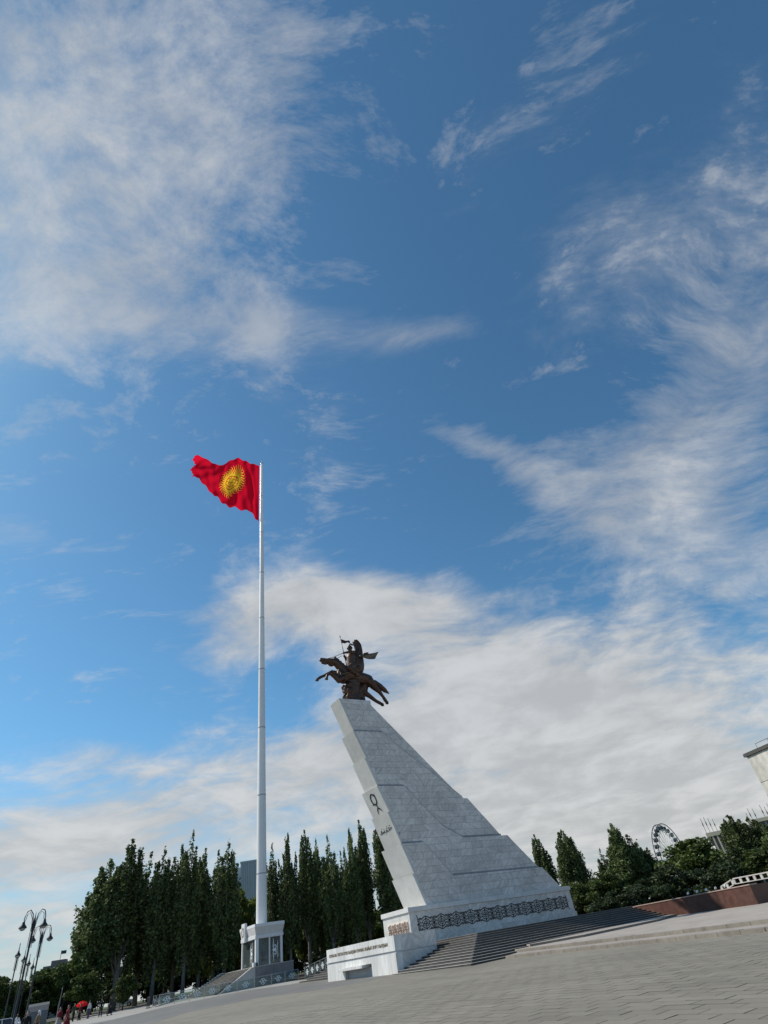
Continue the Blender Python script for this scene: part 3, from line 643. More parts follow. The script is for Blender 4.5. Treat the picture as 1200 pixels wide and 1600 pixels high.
bb = MB(); bb.box(-5.2, 19.5, -15.2, ta + 0.02, 0.2, z0 + 0.1); bb.box(1.1, 19.5, -8.2, 6, 0.4, 1.89); bb.build('stair_core', 'step_riser', st1)
st2 = thing('short_stairs', 'short flight of pale steps between white wall and glass railing', 'stairs', (CX, CY, 0), RZ)
for k in range(6):
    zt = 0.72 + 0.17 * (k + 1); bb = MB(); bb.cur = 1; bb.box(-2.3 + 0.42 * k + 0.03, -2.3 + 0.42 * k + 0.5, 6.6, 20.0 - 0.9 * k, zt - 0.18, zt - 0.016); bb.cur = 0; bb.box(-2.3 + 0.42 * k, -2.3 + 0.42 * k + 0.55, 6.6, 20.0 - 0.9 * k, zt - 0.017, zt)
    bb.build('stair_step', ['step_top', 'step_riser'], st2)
bb = MB(); bb.box(0.2, 14, 6.6, 15.0, 0.6, 1.72); bb.build('landing', 'step_top', st2)

# ------------------------------------------------------------------ terrace on the right with its two kerb steps
K = [Vector((2.65, 47.2, 0)), Vector((8.83, 36.4, 0)), Vector((12.36, 29.7, 0)), Vector((20.5, 14.5, 0)), Vector((24, 6, 0))]
def offs(pts, d):
    o = []
    for i, p in enumerate(pts):
        a, c = pts[max(i - 1, 0)], pts[min(i + 1, len(pts) - 1)]; t = (c - a).normalized(); o.append(p + Vector((-t.y, t.x, 0)) * d)
    return o
def along(pts, step):
    o = [pts[0]]; acc = 0
    for a, c in zip(pts, pts[1:]):
        L = (c - a).length; k = step
        while k < L: o.append(a + (c - a) * (k / L)); k += step
        o.append(c)
    return o
K1 = [Vector((3.6, 49.0, 0)), Vector((8.6, 40.2, 0)), Vector((11.6, 34.6, 0)), Vector((14.2, 30.6, 0)), Vector((22.6, 15.2, 0)), Vector((26, 6.4, 0))]
ter_pts = offs(K1, 0.2); far = [Vector((95, 6, 0)), Vector((95, 88, 0)), Vector((17, 88, 0)), Vector((3.2, 51.0, 0))]
def ttop(p): return gz(p.y) + 0.30
bb = MB(); poly = [(p.x, p.y) for p in ter_pts + far]
bb.prism([(x, y, gz(y) + 0.05) for x, y in poly], [(x, y, gz(y) + 0.296) for x, y in poly])
ter = structure(bb.build('terrace', 'terrace'))
rk = random.Random(9)
def kerb_run(pts, width, zlo, zhi, step=1.25):
    q = along(pts, step)
    for a, c in zip(q, q[1:]):
        if (c - a).length < 0.1: continue
        t = (c - a).normalized(); nrm = Vector((-t.y, t.x, 0)); a2 = a + t * 0.006; c2 = c - t * 0.006
        e = rk.uniform(-0.006, 0.006)
        p = [a2, c2, c2 + nrm * width, a2 + nrm * width]
        bb = MB(); bb.prism([(x.x, x.y, gz(x.y) + zlo) for x in p], [(x.x, x.y, gz(x.y) + zhi + e) for x in p]); bev(bb.build('kerb_stone', 'kerb', ter), 0.012)
kerb_run(K, 0.32, -0.03, 0.15); kerb_run(K1, 0.32, 0.10, 0.302)
bb = MB(); q_ = [(p.x, p.y) for p in offs(K, 0.03)] + [(p.x, p.y) for p in reversed(offs(K, 0.5))]
bb.prism([(x, y, gz(y) + 0.01) for x, y in q_], [(x, y, gz(y) + 0.135) for x, y in q_]); bb.build('kerb_bed', 'kerb', ter)
bb = MB(); q_ = [(p.x, p.y) for p in offs(K1, 0.03)] + [(p.x, p.y) for p in reversed(offs(K1, 0.5))]
bb.prism([(x, y, gz(y) + 0.01) for x, y in q_], [(x, y, gz(y) + 0.285) for x, y in q_]); bb.build('kerb_bed', 'kerb', ter)
bb = MB(); q_ = [(p.x, p.y) for p in offs(K, 0.30)] + [(p.x, p.y) for p in reversed(offs(K1, 0.1))]
bb.prism([(x, y, gz(y) + 0.02) for x, y in q_], [(x, y, gz(y) + 0.147) for x, y in q_]); bb.build('tread', 'terrace', ter)
# upper strip beside the stairs
kk = [Vector((4.7, 50.3, 0)), Vector((8.6, 50.2, 0)), Vector((15.2, 54.8, 0)), Vector((18.5, 60.5, 0))]
bb = MB(); p = kk + [Vector((17.2, 66, 0)), Vector((4.0, 56, 0))]
bb.prism([(x.x, x.y, 0.6) for x in p], [(x.x, x.y, gz(x.y) + 0.42) for x in p]); bb.build('terrace_strip', 'terrace', ter)
q = along(kk, 1.25)
for a, c in zip(q, q[1:]):
    t = (c - a).normalized(); nn = Vector((t.y, -t.x, 0)) * 0.05; pp = [a + nn, c + nn - t * .01, c - nn * 5 - t * .01, a - nn * 5]
    bb = MB(); bb.prism([(x.x, x.y, gz(x.y) + .2) for x in pp], [(x.x, x.y, gz(x.y) + .425) for x in pp]); bb.build('kerb_stone', 'kerb', ter)

# ------------------------------------------------------------------ red granite retaining wall
rw = thing('red_granite_wall', 'long polished red granite retaining wall right of the stairs', 'wall')
A = Vector((16.8, 65.9, 0)); B = Vector((22.1, 52.5, 0)); tdir = (B - A).normalized(); ndir = Vector((-tdir.y, tdir.x, 0))   # ndir points away from the stairs
if ndir.x < 0: ndir = -ndir
Lw = (B - A).length
def quad_prism(mb, pts, z0, z1): mb.prism([(q.x, q.y, z0) for q in pts], [(q.x, q.y, z1) for q in pts])
A2 = A + Vector((1.5, 9.5, 0)); npn = 8
bb = MB(); quad_prism(bb, [A + ndir * .08 + tdir * .05, B + ndir * .08 - tdir * .05, B + ndir * 4, A2 + ndir * 3, A2 + ndir * .1], 0.4, 2.0); bb.build('wall_core', 'red_granite', rw)
for k in range(npn):
    a = A + tdir * (Lw * k / npn + 0.004); c = A + tdir * (Lw * (k + 1) / npn - 0.004); e = rk.uniform(0, 0.008)
    bb = MB(); quad_prism(bb, [a - ndir * e, c - ndir * e, c + ndir * 0.1, a + ndir * 0.1], 0.5, 2.0); bb.build('granite_panel', 'red_granite', rw)
dl = (A2 - A).normalized(); nl = Vector((-dl.y, dl.x, 0))
for k in range(5):
    a = A + dl * ((A2 - A).length * k / 5 + 0.02); c = A + dl * ((A2 - A).length * (k + 1) / 5 - 0.004)
    bb = MB(); quad_prism(bb, [a, c, c - nl * 0.1, a - nl * 0.1], 0.5, 2.0); bb.build('granite_panel', 'red_granite', rw)
for k in range(4):
    a = B + ndir * (k * 1.0 + 0.01); c = B + ndir * (k + 1.0)
    bb = MB(); quad_prism(bb, [a, c, c - tdir * 0.1, a - tdir * 0.1], 0.5, 1.998); bb.build('granite_panel', 'red_granite', rw)
for k in range(npn):
    a = A + tdir * (Lw * k / npn - (0.05 if k == 0 else -0.003)); c = A + tdir * (Lw * (k + 1) / npn + (0.05 if k == npn - 1 else -0.003))
    bb = MB(); quad_prism(bb, [a - ndir * .06, c - ndir * .06, c + ndir * .7, a + ndir * .7], 2.0, 2.07); bev(bb.build('coping_stone', 'red_granite_top', rw), 0.012)
bb = MB(); a = A + dl * 0.7; quad_prism(bb, [a + nl * .06, A2 + nl * .06, A2 - nl * 1.2, a - nl * 1.2], 2.0, 2.072); bb.build('coping_stone', 'red_granite_top', rw)
for k, fr in enumerate((0.48, 0.56, 0.64, 0.715, 0.79)):
    p = A + tdir * (Lw * fr) + ndir * 0.5
    sp = thing('spotlight', '%s of the five small white spotlights on the red granite wall' % ('leftmost', 'second from left', 'middle', 'fourth from left', 'rightmost')[k], 'spotlight', (p.x, p.y, 2.07), 0.4, 'spotlights on the red wall')
    bb = MB(); bb.tube([(0, 0, 0), (0, 0, 0.09)], 0.02, 6); bb.box(-.06, .06, -.06, .06, 0, .012); bb.build('bracket', 'dark_steel', sp)
    bb = MB(); bb.tube([(-0.07, 0, 0.12), (0.0, 0, 0.15), (0.09, 0, 0.19)], [0.05, 0.075, 0.085], 10); bb.build('lamp_head', 'white_paint', sp)

# white parapet, beds and stepped tiers behind it
par = thing('white_parapet', 'pierced white stone parapet with sloping end behind red granite wall', 'parapet')
p0, p1, p2 = polar(20.9, 76), polar(21.8, 75), polar(27, 71)
def prail(a, c, za, zc, hh, name):
    t = (c - a).normalized(); nn = Vector((-t.y, t.x, 0)) * 0.09; L = (c - a).length; n_ = max(2, int(L / 0.75))
    for zz0, zz1, nm in ((hh - 0.09, hh, 'top_rail'), (0.0, 0.07, 'bottom_rail')):
        bb = MB(); bb.prism([(*(a - nn).xy, za + zz0), (*(c - nn).xy, zc + zz0), (*(c + nn).xy, zc + zz0), (*(a + nn).xy, za + zz0)], [(*(a - nn).xy, za + zz1), (*(c - nn).xy, zc + zz1), (*(c + nn).xy, zc + zz1), (*(a + nn).xy, za + zz1)]); bb.build(nm, 'pale_stone', par)
    for k in range(n_ + 1):
        p = a + (c - a) * (k / n_); z = za + (zc - za) * k / n_
        bb = MB(); bb.box(-0.12, 0.12, -0.06, 0.06, 0.06, hh - 0.085); o = bb.build('baluster', 'pale_stone', par, loc=(p.x, p.y, z), rot=(0, 0, math.atan2(t.y, t.x)))
prail(p0, p1, 1.95, 2.33, 0.5, ''); prail(p1 + (p2 - p1).normalized() * 0.2, p2, 2.36, 2.30, 0.52, '')
tiers = thing('stepped_planter', 'pinkish stepped stone planter tiers at the right edge behind red wall', 'planter')
for k in range(5):
    d = 62 + k * 2.6; a, c = polar(22.3 - 0.15 * k, d), polar(31, d - 3); zt = 1.15 + 0.2 * k
    e = (c - a).normalized(); nn = Vector((-e.y, e.x, 0)); nn = nn if nn.y > 0 else -nn
    bb = MB(); quad_prism(bb, [a, c, c + nn * 2.7, a + nn * 2.7], 0.5, zt); bb.build('planter_tier', 'red_granite_top', tiers)
fb = MB(); rf = random.Random(2)
a, c = polar(22.7, 61.4), polar(30, 58.6)
for k in range(900):
    q = a + (c - a) * rf.random() + Vector((0, rf.uniform(0.1, 0.8), 0)); z = 1.05 + rf.random() * 0.22; r = rf.uniform(0.04, 0.1)
    d1 = Vector((rf.uniform(-1, 1), rf.uniform(-1, 1), rf.uniform(-.4, .4))).normalized() * r; d2 = Vector((rf.uniform(-1, 1), rf.uniform(-1, 1), rf.uniform(-.4, 1))).normalized() * r
    qq = Vector((q.x, q.y, z)); fb.add([qq - d1 - d2, qq + d1 - d2, qq + d1 + d2, qq - d1 + d2], [(0, 1, 2, 3)])
o = structure(fb.build('red_flowers', 'flower_red'), 'stuff'); tag(o, 'strip of red flowers at the right edge beyond red wall', 'flowers')

# ------------------------------------------------------------------ bronze rider statue
def capsule(mb, a, c, ra, rc, n=8): 
    mb.tube([a, c], [ra, rc], n); mb.ball(a, ra, n, 6); mb.ball(c, rc, n, 6)
def chain(mb, pts, n=8):
    for (p, r), (q, s_) in zip(pts, pts[1:]): capsule(mb, p, q, r, s_, n)
def remeshed(mb, name, m, parent, vox=0.06, smooth=3, **k):
    o = mb.build(name, m, parent, True, **k)
    r = o.modifiers.new('remesh', 'REMESH'); r.mode = 'VOXEL'; r.voxel_size = vox; r.use_smooth_shade = True
    if smooth: s_ = o.modifiers.new('smooth', 'SMOOTH'); s_.factor = 0.5; s_.iterations = smooth
    return o
stt = thing('rider_statue', 'dark bronze statue of armoured rider on leaping horse atop the monument', 'statue', (CX, CY, 0), RZ)
T = 2.1
def Q(s, z, dt=0.0): return (s, T + dt, z)
hb = MB()
chain(hb, [(Q(-2.7, 27.9), 0.82), (Q(-1.7, 27.75), 0.78), (Q(-0.7, 27.7), 0.74), (Q(0.05, 27.55), 0.72)], 12)      # barrel
hb.ball(Q(-3.25, 27.85), (0.92, 0.62, 0.98), 12, 8); hb.ball(Q(0.0, 27.5), (0.75, 0.62, 0.72), 12, 8)
chain(hb, [(Q(-2.95, 28.35), 0.70), (Q(-3.5, 28.95), 0.55), (Q(-4.1, 29.45), 0.42)], 10)                              # neck
chain(hb, [(Q(-4.15, 29.50), 0.42), (Q(-4.7, 29.44), 0.44), (Q(-5.4, 29.52), 0.30), (Q(-5.95, 29.58), 0.25)], 10)     # head
hb.ball(Q(-4.7, 29.2), (0.42, 0.28, 0.34)); hb.tube([Q(-5.3, 29.2), Q(-5.95, 29.22)], [0.2, 0.13], 8); hb.tube([Q(-4.25, 29.8, 0.1), Q(-4.05, 30.32, 0.13)], [0.13, 0.03], 6); hb.tube([Q(-4.25, 29.8, -0.1), Q(-4.05, 30.32, -0.13)], [0.13, 0.03], 6)
hb.ball(Q(-6.08, 29.48), (0.14, 0.16, 0.15)); 
chain(hb, [(Q(-3.6, 28.1, .32), 0.42), (Q(-4.5, 28.3, .34), 0.29), (Q(-5.2, 28.0, .34), 0.20), (Q(-5.75, 27.72, .34), 0.16), (Q(-6.1, 27.55, .34), 0.18), (Q(-6.45, 27.3, .34), 0.15)])   # fore leg stretched out
chain(hb, [(Q(-3.6, 27.4, -.32), 0.40), (Q(-4.05, 27.05, -.34), 0.32), (Q(-4.55, 27.5, -.34), 0.27), (Q(-5.1, 27.85, -.34), 0.21), (Q(-5.45, 27.65, -.34), 0.16), (Q(-5.6, 27.28, -.34), 0.17)])  # fore leg folded
chain(hb, [(Q(0.1, 27.3, -.32), 0.56), (Q(0.55, 26.75, -.34), 0.42), (Q(1.25, 26.15, -.34), 0.27), (Q(1.65, 25.6, -.34), 0.18), (Q(1.95, 25.1, -.34), 0.22), (Q(2.12, 24.9, -.34), 0.18)])
chain(hb, [(Q(-0.3, 27.0, .32), 0.56), (Q(-0.45, 26.15, .34), 0.40), (Q(0.15, 25.85, .34), 0.28), (Q(1.05, 25.25, .34), 0.20), (Q(1.55, 25.02, .34), 0.20), (Q(1.85, 24.9, .34), 0.18)])
remeshed(hb, 'horse', 'bronze', stt, 0.055)
mb = MB()
for x_, z_, d_ in ((-6.5, 27.26, .34), (-5.62, 27.2, -.34), (2.14, 24.85, -.34), (1.9, 24.86, .34)): mb.tube([Q(x_ + .05, z_ + .12, d_), Q(x_ - .02, z_ - .12, d_)], [.15, .21], 9)
mb.build('hooves', 'bronze', stt)
mb = MB(); mb.tube([Q(-5.55, 29.85, 0), Q(-5.55, 29.5, -.32), Q(-5.5, 29.2, 0), Q(-5.55, 29.5, .32), Q(-5.55, 29.85, 0)], .045, 6); mb.tube([Q(-4.5, 29.9, -.1), Q(-4.55, 29.5, -.46), Q(-4.7, 29.0, -.1)], .045, 6); mb.tube([Q(-5.55, 29.55, -.33), Q(-4.55, 29.6, -.45)], .04, 6); mb.build('bridle', 'bronze_light', stt)
mb = MB(); mb.tube([Q(-3.9, 28.5, -.3), Q(-3.85, 27.7, -.62), Q(-3.0, 27.9, -.84), Q(-2.2, 28.3, -.80)], .07, 6); mb.build('breast_strap', 'bronze_light', stt)
mb = MB()                                                                                                            # mane and tail
for k in range(9):
    f = k / 8; p = Vector(Q(-4.15 + 1.3 * f, 30.0 - 1.0 * f)); mb.tube([p + Vector((0, 0, -.25)), p + Vector((0.12, 0, 0.08)), p + Vector((0.42, 0.05 * (-1) ** k, 0.0))], [0.16, 0.11, 0.02], 6)
mb.build('mane', 'bronze', stt, True)
mb = MB(); chain(mb, [(Q(0.5, 27.55), 0.2), (Q(1.0, 27.40), 0.30), (Q(1.65, 26.95), 0.36), (Q(2.3, 26.5), 0.28), (Q(2.8, 26.15), 0.08)]); chain(mb, [(Q(1.3, 27.1, .1), 0.2), (Q(2.2, 26.75, .12), 0.17), (Q(2.6, 26.45, .1), 0.05)])
remeshed(mb, 'tail', 'bronze', stt, 0.06, 1)
mb = MB(); rq = random.Random(4)                                                                                     # rock below the belly
for k in range(46):
    mb.ball(Q(-2.1 + rq.uniform(-1.1, 0.95), 25.0 + rq.random() * 1.9, rq.uniform(-.5, .5)), (rq.uniform(.25, .5), rq.uniform(.25, .42), rq.uniform(.22, .45)), 7, 5)
mb.tube([Q(-2.1, 24.6), Q(-2.15, 25.6), Q(-2.05, 27.2)], [0.85, 0.75, 0.9], 9); mb.tube([Q(-0.95, 24.6, -.2), Q(-0.95, 25.6, -.2)], [0.28, 0.2], 7)
remeshed(mb, 'rock_support', 'bronze', stt, 0.07, 1)
rb = MB()                                                                                                            # rider
chain(rb, [(Q(-2.0, 29.0), 0.56), (Q(-1.98, 29.6), 0.54), (Q(-1.9, 30.3), 0.58), (Q(-1.85, 30.75), 0.48)], 10)
rb.ball(Q(-1.85, 30.7), (0.38, 0.62, 0.3)); chain(rb, [(Q(-1.9, 30.95), 0.16), (Q(-1.93, 31.15), 0.16)])
rb.ball(Q(-1.96, 31.4), (0.29, 0.25, 0.32)); rb.tube([Q(-2.18, 31.42), Q(-2.26, 31.36)], [0.05, 0.04], 6); rb.ball(Q(-2.08, 31.14), (0.12, 0.12, 0.14))
chain(rb, [(Q(-1.8, 30.75, -.55), 0.24), (Q(-2.35, 30.7, -.6), 0.18), (Q(-2.95, 30.62, -.45), 0.13), (Q(-3.12, 30.58, -.42), 0.13)])     # near arm out to the reins
chain(rb, [(Q(-1.8, 30.75, .55), 0.24), (Q(-2.1, 30.4, .75), 0.18), (Q(-2.5, 30.75, .6), 0.14)])
for j, w_ in enumerate((-.08, -.03, .03, .08)): rb.tube([Q(-3.1, 30.6 - .02 * j, -.42 + w_), Q(-3.24, 30.55, -.42 + w_), Q(-3.22, 30.44, -.40 + w_)], 0.035, 5)
rb.tube([Q(-3.05, 30.66, -.36), Q(-3.17, 30.68, -.32)], 0.04, 5)
chain(rb, [(Q(-2.0, 29.0, -.45), 0.44), (Q(-2.75, 28.55, -.78), 0.34), (Q(-2.2, 28.0, -.92), 0.22), (Q(-1.6, 27.75, -.9), 0.17), (Q(-1.95, 27.6, -.92), 0.13)])
chain(rb, [(Q(-2.0, 29.0, .45), 0.44), (Q(-2.75, 28.55, .78), 0.34), (Q(-2.2, 28.0, .92), 0.22), (Q(-1.6, 27.75, .9), 0.17)])
remeshed(rb, 'rider', 'bronze', stt, 0.05)
mb = MB(); mb.lathe([(0.36, 0.0), (0.35, 0.12), (0.26, 0.3), (0.06, 0.46), (0.02, 0.6)], 12); mb.build('helmet', 'bronze', stt, True, loc=Q(-1.95, 31.48))
mb = MB(); mb.tube([Q(-1.93, 32.0), Q(-1.78, 32.12), Q(-1.5, 32.05), Q(-1.25, 31.95)], [0.05, 0.11, 0.09, 0.02], 6); mb.build('plume', 'bronze', stt, True)
mb = MB()                                                                                                            # coat skirt over the saddle
sk = []
for i in range(13):
    a = math.pi * (-0.95 + 1.9 * i / 12)
    sk.append(a)
for sg in (-1, 1):
    top = [(-2.35 + .13 * i, 29.25, .42 + .1 * math.sin(i)) for i in range(8)]; bot = [(-3.1 + .26 * i, 28.35 - .12 * math.sin(i * 1.1) - .06 * i, .95 + .06 * math.sin(i * 2)) for i in range(8)]
    vv = [Q(s, z, sg * d) for s, z, d in top] + [Q(s, z, sg * d) for s, z, d in bot] + [Q(s, z, sg * (d - .1)) for s, z, d in top] + [Q(s, z, sg * (d - .1)) for s, z, d in bot]
    mb.add(vv, [(i, i + 1, 9 + i, 8 + i) for i in range(7)] + [(16 + i, 24 + i, 25 + i, 17 + i) for i in range(7)] + [(8 + i, 9 + i, 25 + i, 24 + i) for i in range(7)])
mb.build('coat_skirt', 'bronze', stt, True)
def sheet3(mb, rows, th):
    """a curved sheet with thickness from rows of points"""
    n_ = len(rows[0]); vv = [Vector(p) for r in rows for p in r]; m_ = len(rows)
    o2 = [p + Vector((0.02, th, 0.0)) for p in vv]
    F = [(j * n_ + i, j * n_ + i + 1, (j + 1) * n_ + i + 1, (j + 1) * n_ + i) for j in range(m_ - 1) for i in range(n_ - 1)]; k = len(vv)
    F2 = [tuple(k + q for q in reversed(f)) for f in F]
    rim = [j * n_ for j in range(m_)] + [(m_ - 1) * n_ + i for i in range(1, n_)] + [j * n_ + n_ - 1 for j in range(m_ - 2, -1, -1)] + [i for i in range(n_ - 2, 0, -1)]
    F3 = [(rim[i], rim[(i + 1) % len(rim)], rim[(i + 1) % len(rim)] + k, rim[i] + k) for i in range(len(rim))]
    mb.add(vv + o2, F + F2 + F3)
mb = MB(); rows = []
for z, sl, sr in ((32.75, -1.2, -0.75), (32.55, -1.28, -0.30), (32.2, -1.15, -0.10), (31.5, -1.12, -0.05), (30.8, -1.45, -0.1), (30.1, -1.5, -0.12), (29.5, -1.42, -0.15), (29.0, -1.4, -0.25), (28.5, -1.35, -0.5)):
    rows.append([Q(sl + (sr - sl) * i / 6, z + 0.05 * math.sin(i * 2), 0.1 - 0.25 * math.sin(math.pi * i / 6) + 0.08 * math.sin(i * 2.2 + z)) for i in range(7)])
sheet3(mb, rows, 0.22); mb.build('raised_cloak', 'bronze', stt, True)
mb = MB(); rows = []
for f in range(7):
    q = f / 6; s0_ = -0.9 + 2.4 * q; zc_ = 30.45 + 0.0 * q; hh = 0.16 + 0.52 * q
    rows.append([Q(s0_ - 0.55 * q * (i / 5) * 1.3 + 0.2 * q, zc_ + hh * (0.5 - i / 5) * (1.5) + 0.1 * q + 0.05 * math.sin(q * 7), -0.45 - 0.35 * q + 0.08 * math.sin(i + 6 * q)) for i in range(6)])
sheet3(mb, rows, 0.14); mb.build('flying_coat_tail', 'bronze_light', stt, True)
mb = MB(); chain(mb, [(Q(-0.3, 30.75, -.5), .10), (Q(0.15, 30.85, -.55), .14), (Q(0.35, 30.95, -.5), .06)]); remeshed(mb, 'cloak_knot', 'bronze', stt, 0.05, 1)
mb = MB(); mb.tube([Q(-2.82, 33.25, .55), Q(-2.5, 31.0, .6), Q(-2.1, 28.6, .7)], [0.03, 0.05, 0.05], 7); mb.tube([Q(-2.86, 33.5, .55), Q(-2.82, 33.2, .55)], [0.005, 0.07], 7); mb.build('lance', 'bronze', stt, True)
mb = MB(); rows = [[Q(-2.72 + .2 * i, 32.92 - .02 * i + .06 * math.sin(i * 1.4), .55 + .08 * math.sin(i)) for i in range(7)], [Q(-2.69 + .2 * i, 32.66 - .01 * i + .06 * math.sin(i * 1.4 + .3), .55 + .1 * math.sin(i)) for i in range(7)],
    [Q(-2.66 + .19 * i, 32.42 + .03 * i + .07 * math.sin(i * 1.9), .55 + .1 * math.sin(i + 1)) for i in range(7)]]
sheet3(mb, rows, 0.05); mb.build('pennon', 'bronze', stt, True)
mb = MB(); mb.tube([Q(-5.6, 29.6, -.2), Q(-4.4, 29.95, -.35), Q(-3.15, 30.58, -.42)], 0.035, 6); mb.tube([Q(-5.6, 29.5, .2), Q(-4.4, 29.7, .35), Q(-3.1, 30.45, .1)], 0.03, 6); mb.build('reins', 'bronze', stt)
mb = MB(); mb.tube([Q(-2.15, 29.4, .35), Q(-1.3, 29.1, -.75), Q(-0.9, 28.9, -.9)], [0.05, 0.06, 0.03], 7); mb.build('sword_sheath', 'bronze_light', stt)
mb = MB(); sheet3(mb, [[Q(-2.9 + .3 * i, 28.62 - .03 * i, -.70 - .06 * math.sin(i)) for i in range(6)], [Q(-3.15 + .36 * i, 28.2 - .05 * i, -.88) for i in range(6)]], 0.05); mb.build('saddle_cloth', 'bronze_light', stt)
mb = MB(); mb.box(-3.3, -0.7, T - .75, T + .75, 24.6, 24.78); bev(mb.build('bronze_base', 'bronze', stt), .03)

# ------------------------------------------------------------------ flag platform, kiosk, pole and flag
PC = Vector((-27.83, 92.70, 0))
def pthing(name, label, cat, group=None): return thing(name, label, cat, (PC.x, PC.y, 0), RZ, group)
pl = pthing('flag_platform', 'grey stone platform with broad steps carrying the flagpole kiosk', 'platform')
bb = MB(); bb.box(0.06, 5.44, 0.06, 16, 0.6, 3.02); bb.build('platform_core', 'platform_grey', pl)
for k in range(6):
    for z0_, z1_ in ((0.6, 1.66), (1.672, 3.0)):
        bb = MB(); bb.box(5.5 * k / 6 + 0.005, 5.5 * (k + 1) / 6 - 0.005, 0.0, 0.07, z0_, z1_); bb.build('platform_panel', 'platform_grey', pl)
bb = MB(); bb.box(-0.04, 5.54, -0.04, 16, 3.0, 3.07); bev(bb.build('platform_coping', 'pale_stone', pl), .015)
bb = MB(); bb.xz([(-5.2, 0.7), (0.06, 0.7), (0.06, 3.0), (-0.5, 3.0)], 0.0, 0.42)
o = bb.build('stair_cheek', 'pale_stone', pl)
NS2 = 14
for k in range(NS2):
    zt = 0.95 + (3.03 - 0.95) * (k + 1) / NS2; x0 = -5.2 + 5.2 * k / NS2
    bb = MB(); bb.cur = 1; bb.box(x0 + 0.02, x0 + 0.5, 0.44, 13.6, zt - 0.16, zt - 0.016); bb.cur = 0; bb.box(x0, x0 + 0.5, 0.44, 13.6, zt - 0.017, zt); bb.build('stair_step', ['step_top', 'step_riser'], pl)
    bb = MB(); bb.box(x0 - 0.04, x0 + 0.42, 13.6, 14.2, zt - 0.3, zt + 0.12); bb.build('cheek_block', 'pale_stone', pl)
ki = pthing('guard_kiosk', 'white square kiosk with glass walls around the foot of the flagpole', 'kiosk')
KU, KV = 4.1, 6.0; zb, z1, z2, z3 = 3.07, 6.0, 6.42, 7.66
for (x, y, w_) in ((0.1, 0.1, .42), (KU - .42, 0.1, .32), (0.1, KV - .42, .32), (KU - .42, KV - .42, .32)):
    bb = MB(); bb.box(x, x + w_, y, y + w_, zb, z1); bev(bb.build('column', 'white_clad', ki), .02)
bb = MB(); bb.box(2.0, 2.2, 0.16, 0.34, zb, z1); bb.build('mullion', 'white_clad', ki)
bb = MB(); bb.box(0.0, KU, 0.0, KV, z1, z2); bev(bb.build('lower_beam', 'white_clad', ki), .03)
bb = MB(); bb.prism([(0.08, 0.08, z2), (KU - .08, 0.08, z2), (KU - .08, KV - .08, z2), (0.08, KV - .08, z2)], [(-.12, -.12, z3 - .35), (KU + .12, -.12, z3 - .35), (KU + .12, KV + .12, z3 - .35), (-.12, KV + .12, z3 - .35)]); bb.build('fascia', 'stone_trim', ki)
bb = MB(); bb.box(-.14, KU + .14, -.14, KV + .14, z3 - .348, z3); bev(bb.build('roof_band', 'white_clad', ki), .02)
bb = MB(); bb.box(-.40, -.06, KV * .55, KV * .78, z2 - .5, z3 + .45); bev(bb.build('emblem_plaque', 'white_clad', ki), .04)
bb = MB(); bb.ribbon([(KV * .665 + .42 * math.cos(a), 7.1 + .5 * math.sin(a)) for a in np.linspace(0, 2 * math.pi, 20)], .12, 0, .04, lambda a, c, d: (-.40 - d, a, c)); bb.build('plaque_ring', 'gilt_letter', ki)
bb = MB(); bb.box(0.56, 1.99, 0.22, 0.25, zb, z1); bb.build('glass_pane', 'glass_booth', ki)
bb = MB(); bb.box(2.21, KU - .44, 0.22, 0.25, zb, z1); bb.build('glass_pane', 'glass_booth', ki)
bb = MB(); bb.box(0.22, 0.25, 0.54, KV - .44, zb, z1); bb.build('glass_pane', 'glass_booth', ki)
bb = MB(); bb.box(KU - .25, KU - .22, 0.44, KV - .44, zb, z1); bb.build('glass_pane', 'glass_booth', ki)
bb = MB(); bb.box(0.5, KU - .44, KV - .25, KV - .22, zb, z1); bb.build('glass_pane', 'glass_booth', ki)
def scroll(mb, c0, zc_, fn):
    for sg in (1, -1):
        pts = [(c0 + .02 + (.30 * (1 - q * .7)) * math.cos(-2.2 + q * 5.0), zc_ + sg * (.36 + (.30 * (1 - q * .7)) * math.sin(-2.2 + q * 5.0))) for q in np.linspace(0, 1, 16)]
        mb.ribbon(pts, [.13 - .05 * q for q in np.linspace(0, 1, 16)], 0, .015, fn)
        mb.ribbon([(c0 - .12, zc_), (c0 - .22, zc_ + sg * .45), (c0 - .15, zc_ + sg * .9), (c0 - .22, zc_ + sg * 1.25)], [.12, .10, .08, .03], 0, .016, fn)
        mb.ribbon([(c0 + .42, zc_ + sg * .1), (c0 + .46, zc_ + sg * .6), (c0 + .42, zc_ + sg * 1.0)], [.05, .08, .02], 0, .016, fn)
    mb.ribbon([(c0 - .35, zc_), (c0 + .45, zc_)], .10, 0, .017, fn)
bb = MB(); scroll(bb, 2.85, 4.55, lambda a, c, d: (a, 0.215 - d, c)); bb.build('frosted_scroll', 'frost', ki)
bb = MB(); scroll(bb, 2.0, 4.5, lambda a, c, d: (0.215 - d, a, c)); bb.build('frosted_scroll', 'frost', ki)
bb = MB(); bb.box(-.25, .05, .0, .45, 3.072, 3.5); bb.build('corner_post', 'white_clad', ki)
bb = MB(); bb.lathe([(0.12, 3.07), (0.13, 3.3), (0.10, 3.45)], 10, (0.25, -0.0)); bb.build('ground_light', 'dark_steel', ki)
pole = thing('flagpole', 'very tall tapering white steel flagpole rising from the kiosk', 'flagpole', (PC.x + (Ud * 2 + Vd * 3).x, PC.y + (Ud * 2 + Vd * 3).y, 0))
PTOP = 101.0; zs = np.linspace(3.07, PTOP, 10)
rad = lambda z: 0.79 + (0.26 - 0.79) * (z - 3.07) / (PTOP - 3.07)
